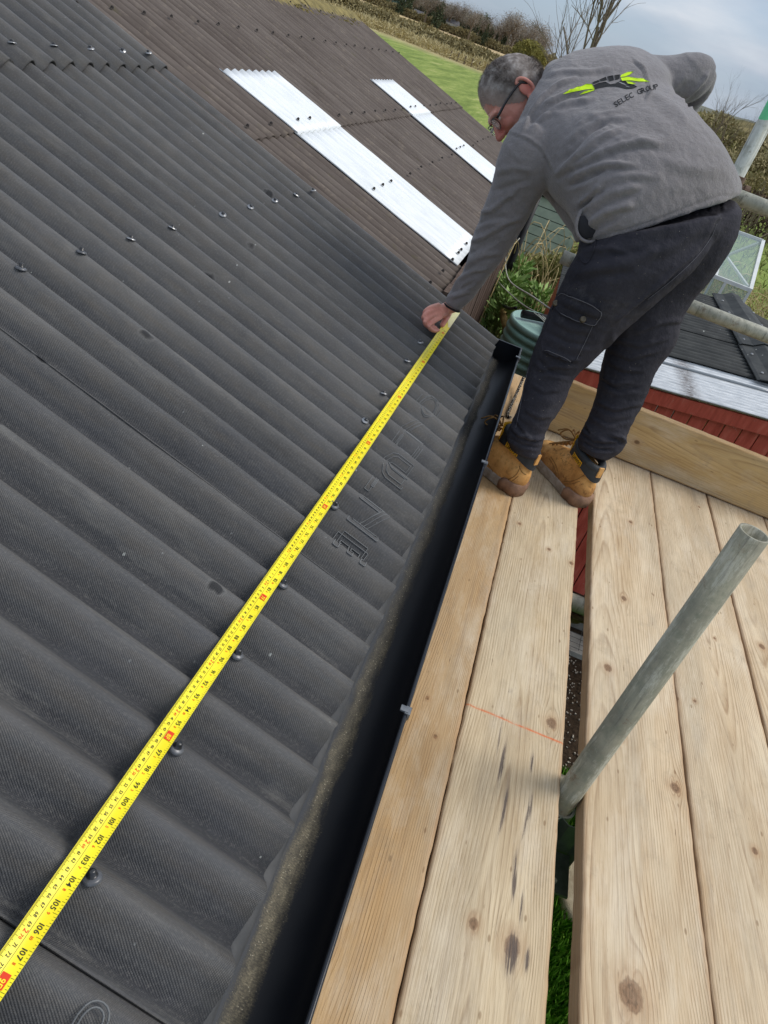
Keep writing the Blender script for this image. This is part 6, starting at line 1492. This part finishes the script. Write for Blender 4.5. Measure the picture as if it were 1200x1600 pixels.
# bare tree behind the man's back and sapling behind his head
def bare(name, base_, h, seed, lab, cat='tree', r0=.05, depth=4, lean=(0, 0), spread=.55, kids=4, group=None, mat=None):
    rs = np.random.default_rng(seed); tr, cw = [], []
    def grow(p_, d, l, r_, lev):
        k = 5; P = [p_]; dd = d.copy()
        for _ in range(k): dd = dd+rs.normal(0, .09, 3); dd /= np.linalg.norm(dd); P.append(P[-1]+dd*l/k)
        (tr if lev == 0 else cw).append(tube(P, np.linspace(r_, r_*.45, k+1), 6 if lev < 2 else 4, False))
        if lev >= depth: return
        for j in range(kids):
            f = rs.uniform(.3, 1.0); q_ = P[int(f*k)]; a = rs.normal(0, 1, 3); a -= dd*(a@dd); a /= np.linalg.norm(a); nd = dd+a*rs.uniform(.3, 1)*spread+np.array([0, 0, .18]); nd /= np.linalg.norm(nd)
            grow(q_, nd, l*rs.uniform(.5, .75), r_*.5*(1-f*.3), lev+1)
    grow(np.zeros(3), np.array([lean[0], lean[1], 1.0]), h*.55, r0, 0)
    t_ = thing(name, lab, cat, base_, group)
    for nm, L_ in (('trunk', tr), ('crown', cw)):
        V, F = join(L_); o = link(nm, mesh(nm, V, F), mat or M['bark'], t_)
    return t_
p_ = atz(930, 182, 0.0); p_ = at(905, 150, 26.0)
bare('bare_tree', (p_[0], 26.0, 0), 7.6, 11, 'bare tree rising above the man\'s shoulders against the sky', r0=.10, depth=3, spread=.62, kids=6)
p_ = at(868, 115, 26.0); bare('bare_tree', (p_[0], 26.5, 0), 5.0, 17, 'thin bare sapling just above the man\'s head', r0=.05, depth=3, spread=.45, kids=4)
for i, (x, Y, h, lab) in enumerate(((1108, 60, 6.2, 'bare pale tree nearest the man\'s elbow on the right skyline'), (1135, 62, 6.0, 'bare pale tree on the right skyline midway to the green pole'), (1160, 64, 6.4, 'bare pale tree beside the green painted pole'), (1190, 62, 6.2, 'bare pale tree at the right edge of the picture'))):
    p_ = at(x, 215, Y); bare('bare_tree', (p_[0], Y, 0), h, 30+i, lab, r0=.07, depth=4, spread=.7, kids=4, group='bare trees on the right skyline', mat=M['twigwood'] if 'twigwood' in M else M['bark'])

# hedges: masses of twigs
def mass(name, x0, x1, y, w_, h, n, mat, size, seed, lumpy=.35, fn=None, asp=3):
    X = rng.uniform(x0, x1, n); top = h*(1+lumpy*fbm(np.stack([X*.5, 0*X, 0*X], -1), seed, 3)); zz = rng.uniform(0, 1, n)**.75*top; Y = y+rng.normal(0, w_*.35, n)*np.sqrt(np.clip(1.1-zz/top, .05, 1))
    if fn is not None: Y = Y+fn(X)
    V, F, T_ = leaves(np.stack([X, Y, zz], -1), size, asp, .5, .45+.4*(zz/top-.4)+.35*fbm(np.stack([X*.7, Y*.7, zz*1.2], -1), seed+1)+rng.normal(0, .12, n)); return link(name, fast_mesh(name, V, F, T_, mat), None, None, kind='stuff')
slope = lambda X: -.02*X
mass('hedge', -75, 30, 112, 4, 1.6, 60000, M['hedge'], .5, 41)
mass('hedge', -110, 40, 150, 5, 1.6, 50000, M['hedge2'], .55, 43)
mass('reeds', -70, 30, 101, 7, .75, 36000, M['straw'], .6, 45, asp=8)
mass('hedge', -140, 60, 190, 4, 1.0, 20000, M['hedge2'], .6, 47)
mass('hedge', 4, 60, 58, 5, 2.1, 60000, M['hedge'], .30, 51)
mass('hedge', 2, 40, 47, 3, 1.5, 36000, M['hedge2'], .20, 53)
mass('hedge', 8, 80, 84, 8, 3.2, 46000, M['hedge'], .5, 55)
M['dkleaf'] = leafmat('dark_dead_leaves', [(44, 34, 28), (70, 54, 44), (96, 78, 62)])
mass('undergrowth', 5.5, 14, 33, 6, 1.3, 9000, M['dkleaf'], .16, 57)
V, F = canes(160, 4.5, 14, 26, 40, 1.4, 15, .014); world_mesh('undergrowth', V, F, M['bark'], None, False, kind='stuff')

# far trees along the field edge; a few kinds shared by the copies
def make_tree(kind, seed):
    rs = np.random.default_rng(seed); h = 13.0; V = []; F = []
    trunk = [tube([(0, 0, 0), (.2, 0, h*.3), (0, .1, h*.62)], [.45, .33, .16], 7)]
    limbs = []; cen = []
    for _ in range(16):
        a = rs.uniform(0, 2*math.pi); z = rs.uniform(.28, .62)*h; l = rs.uniform(.15, .32)*h; e_ = np.array([l*.75*math.cos(a), l*.75*math.sin(a), z+l*.95]); limbs.append(tube([(0, 0, z), e_*.5+np.array([0, 0, z*.5]), e_], [.14, .09, .04], 4, False)); cen.append(e_)
        for _ in range(4):
            b = e_+rs.normal(0, 1, 3)*[1.3, 1.3, .9]; b[2] = max(b[2], z); limbs.append(tube([e_*.6+np.array([0, 0, z*.4]), b], [.05, .02], 3, False)); cen.append(b)
    tv, tf = join(trunk+limbs)
    if kind == 'ivy': cs = [np.array([rs.normal(0, .5), rs.normal(0, .5), z]) for z in np.linspace(.5, h*.72, 16)]; n = 1500; sd_ = .75; mt = M['ivy']; sz = .75
    elif kind == 'conifer': cs = [np.array([rs.normal(0, .2), rs.normal(0, .2), z]) for z in np.linspace(.5, h*.7, 14)]; n = 1300; sd_ = .9; mt = M['ivy']; sz = .7
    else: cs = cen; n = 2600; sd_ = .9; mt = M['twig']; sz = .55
    P = np.array([cs[i] for i in rs.integers(0, len(cs), n)])+rs.normal(0, sd_, (n, 3)); P[:, 2] = np.abs(P[:, 2])
    if kind == 'conifer': P[:, :2] *= np.clip(1.25-P[:, 2:3]/(h*.75), .1, 1.2)
    lv, lf, lt = leaves(P, sz, 5 if kind == 'twiggy' else 2, .6)
    extra = None
    if kind == 'ivy':
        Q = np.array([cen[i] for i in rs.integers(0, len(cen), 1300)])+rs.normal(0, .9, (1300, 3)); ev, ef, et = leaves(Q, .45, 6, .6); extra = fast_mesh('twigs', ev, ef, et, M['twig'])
    tm = mesh('trunk', tv, tf); tm.materials.append(M['bark']); return tm, fast_mesh('crown', lv, lf, lt, mt), extra
KT = {k: [make_tree(k, s) for s in (5, 9, 14)] for k in ('ivy', 'twiggy', 'conifer')}
def put_tree(kind, i, x, Y, sc_, lab, group, z=0):
    t_ = thing('tree', lab, 'tree', (x, Y, z), group); t_.rotation_euler = (0, 0, random.uniform(0, 6)); t_.scale = (sc_*random.uniform(.9, 1.15), sc_, sc_*random.uniform(.9, 1.1))
    for nm, me in zip(('trunk', 'crown', 'twigs'), KT[kind][i % 3]):
        if me is not None: link(nm, me, None, t_)
ORD = 'first second third fourth fifth sixth seventh eighth ninth tenth eleventh twelfth thirteenth fourteenth fifteenth sixteenth seventeenth eighteenth nineteenth twentieth twenty-first twenty-second twenty-third twenty-fourth twenty-fifth'.split()
GL = {'ivy': 'ivy clad tree', 'twiggy': 'leafless rounded tree', 'conifer': 'dark narrow evergreen'}; CN = {k: 0 for k in GL}
spots = []
for i, x in enumerate(np.linspace(596, 838, 44)):
    kind = 'ivy' if (i % 2 == 0 and x < 760) else ('conifer' if i % 3 == 0 else 'twiggy')
    if x > 770: kind = 'twiggy' if i % 4 else 'ivy'
    p_ = at(x, 30+(x-590)*.36, 480+random.uniform(-25, 60)); sc_ = {'ivy': 1.05, 'twiggy': .95, 'conifer': .72}[kind]*random.uniform(.8, 1.1)*(1.25 if 770 < x < 838 and kind == 'twiggy' else 1)
    CN[kind] += 1; put_tree(kind, i, p_[0], p_[1], sc_*1.2, '%s %s from the left in the far row beyond the fields' % (ORD[CN[kind]-1], GL[kind]), 'trees along the far edge of the fields')
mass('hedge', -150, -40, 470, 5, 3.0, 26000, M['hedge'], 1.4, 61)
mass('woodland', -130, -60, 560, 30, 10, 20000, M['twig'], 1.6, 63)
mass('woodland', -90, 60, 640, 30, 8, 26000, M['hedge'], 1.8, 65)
# houses among the trees
M['render'] = plain('white_render', srgb(206, 206, 200), srgb(226, 226, 220), 2, .9); M['roofgreen'] = plain('dull_green_roof', srgb(62, 88, 78), srgb(84, 108, 98), 2, .7); M['slate'] = plain('slate_roof', srgb(92, 92, 98), srgb(120, 118, 120), 2, .8); M['pane'] = plain('dark_window', srgb(40, 46, 52), srgb(60, 66, 72), 2, .2)
def house(x, y, Y, w_, h, dd, roofm, lab, cat='house'):
    p_ = at(x, y, Y); t_ = thing('house', lab, cat, (p_[0], Y, 0)); x0, x1 = p_[0]-w_/2, p_[0]+w_/2
    world_mesh('wall', *bbox(x0, x1, Y, Y+dd, 0, h), M['render'], t_)
    V = [(x0-.4, Y-.4, h+.02), (x1+.4, Y-.4, h+.02), (x1+.4, Y+dd+.4, h+.02), (x0-.4, Y+dd+.4, h+.02), (x0-.2, Y+dd/2, h+dd*.32), (x1+.2, Y+dd/2, h+dd*.32)]
    world_mesh('roof', V, [(0, 1, 5, 4), (2, 3, 4, 5), (0, 4, 3), (1, 2, 5), (0, 3, 2, 1)], roofm, t_)
    k = max(2, int(w_/3.2))
    for i in range(k): cx = x0+w_*(i+.5)/k; world_mesh('window', *bbox(cx-.6, cx+.6, Y-.06, Y-.01, h*.35, h*.75), M['pane'], t_)
    return t_
house(616, 22, 535, 16, 4.2, 9, M['roofgreen'], 'long white barn with green roof among the far trees', 'barn')
house(592, 8, 530, 7, 4.6, 7, M['slate'], 'white house left of the green roofed barn')
house(701, 52, 470, 6, 4.5, 6, M['slate'], 'small white house in the middle of the far tree row')
house(648, 36, 470, 5, 3.2, 5, M['slate'], 'low white outbuilding right of the green roofed barn', 'outbuilding')
# olive bush at the end of the field
def bush(x, y, Y, rx_, h, lab):
    p_ = at(x, y, Y); t_ = thing('bush', lab, 'bush', (p_[0], Y, 0)); n = 9000; v = rng.normal(0, 1, (n, 3)); v /= np.linalg.norm(v, axis=1)[:, None]; rr = rng.uniform(.55, 1, n)**.5
    lump = 1+.22*fbm(v*2.2, 71); P = v*(rr*lump)[:, None]*np.array([rx_, rx_, h*.55]); P[:, 2] += h*.5; P = P[P[:, 2] > 0]
    V, F, T_ = leaves(P, .42, 2.2, .4, .35+.45*P[:, 2]/h+.3*fbm(P*.7, 73)); link('crown', fast_mesh('crown', V, F, T_, M['bushleaf']), None, t_)
    V, F = join([tube([(0, 0, 0), (rng.normal(0, .5), rng.normal(0, .5), h*.5)], [.2, .08], 6) for _ in range(5)]); link('trunk', mesh('trunk', V, F), M['bark'], t_)
bush(826, 90, 165, 3.3, 5.2, 'round olive green bush at the right end of the field above the man\'s head')
# fence posts along the near edge of the dry grass
for i in range(9):
    p_ = at(700+11*i, 100+4*i, 98); fp = world_mesh('fence_post', *bbox(p_[0]-.06, p_[0]+.06, p_[1]-.06, p_[1]+.06, 0, .85), M['bark'], None)
    tag(fp, ORD[i]+' weathered fence post from the left along the green field', 'post', 'fence posts along the green field')
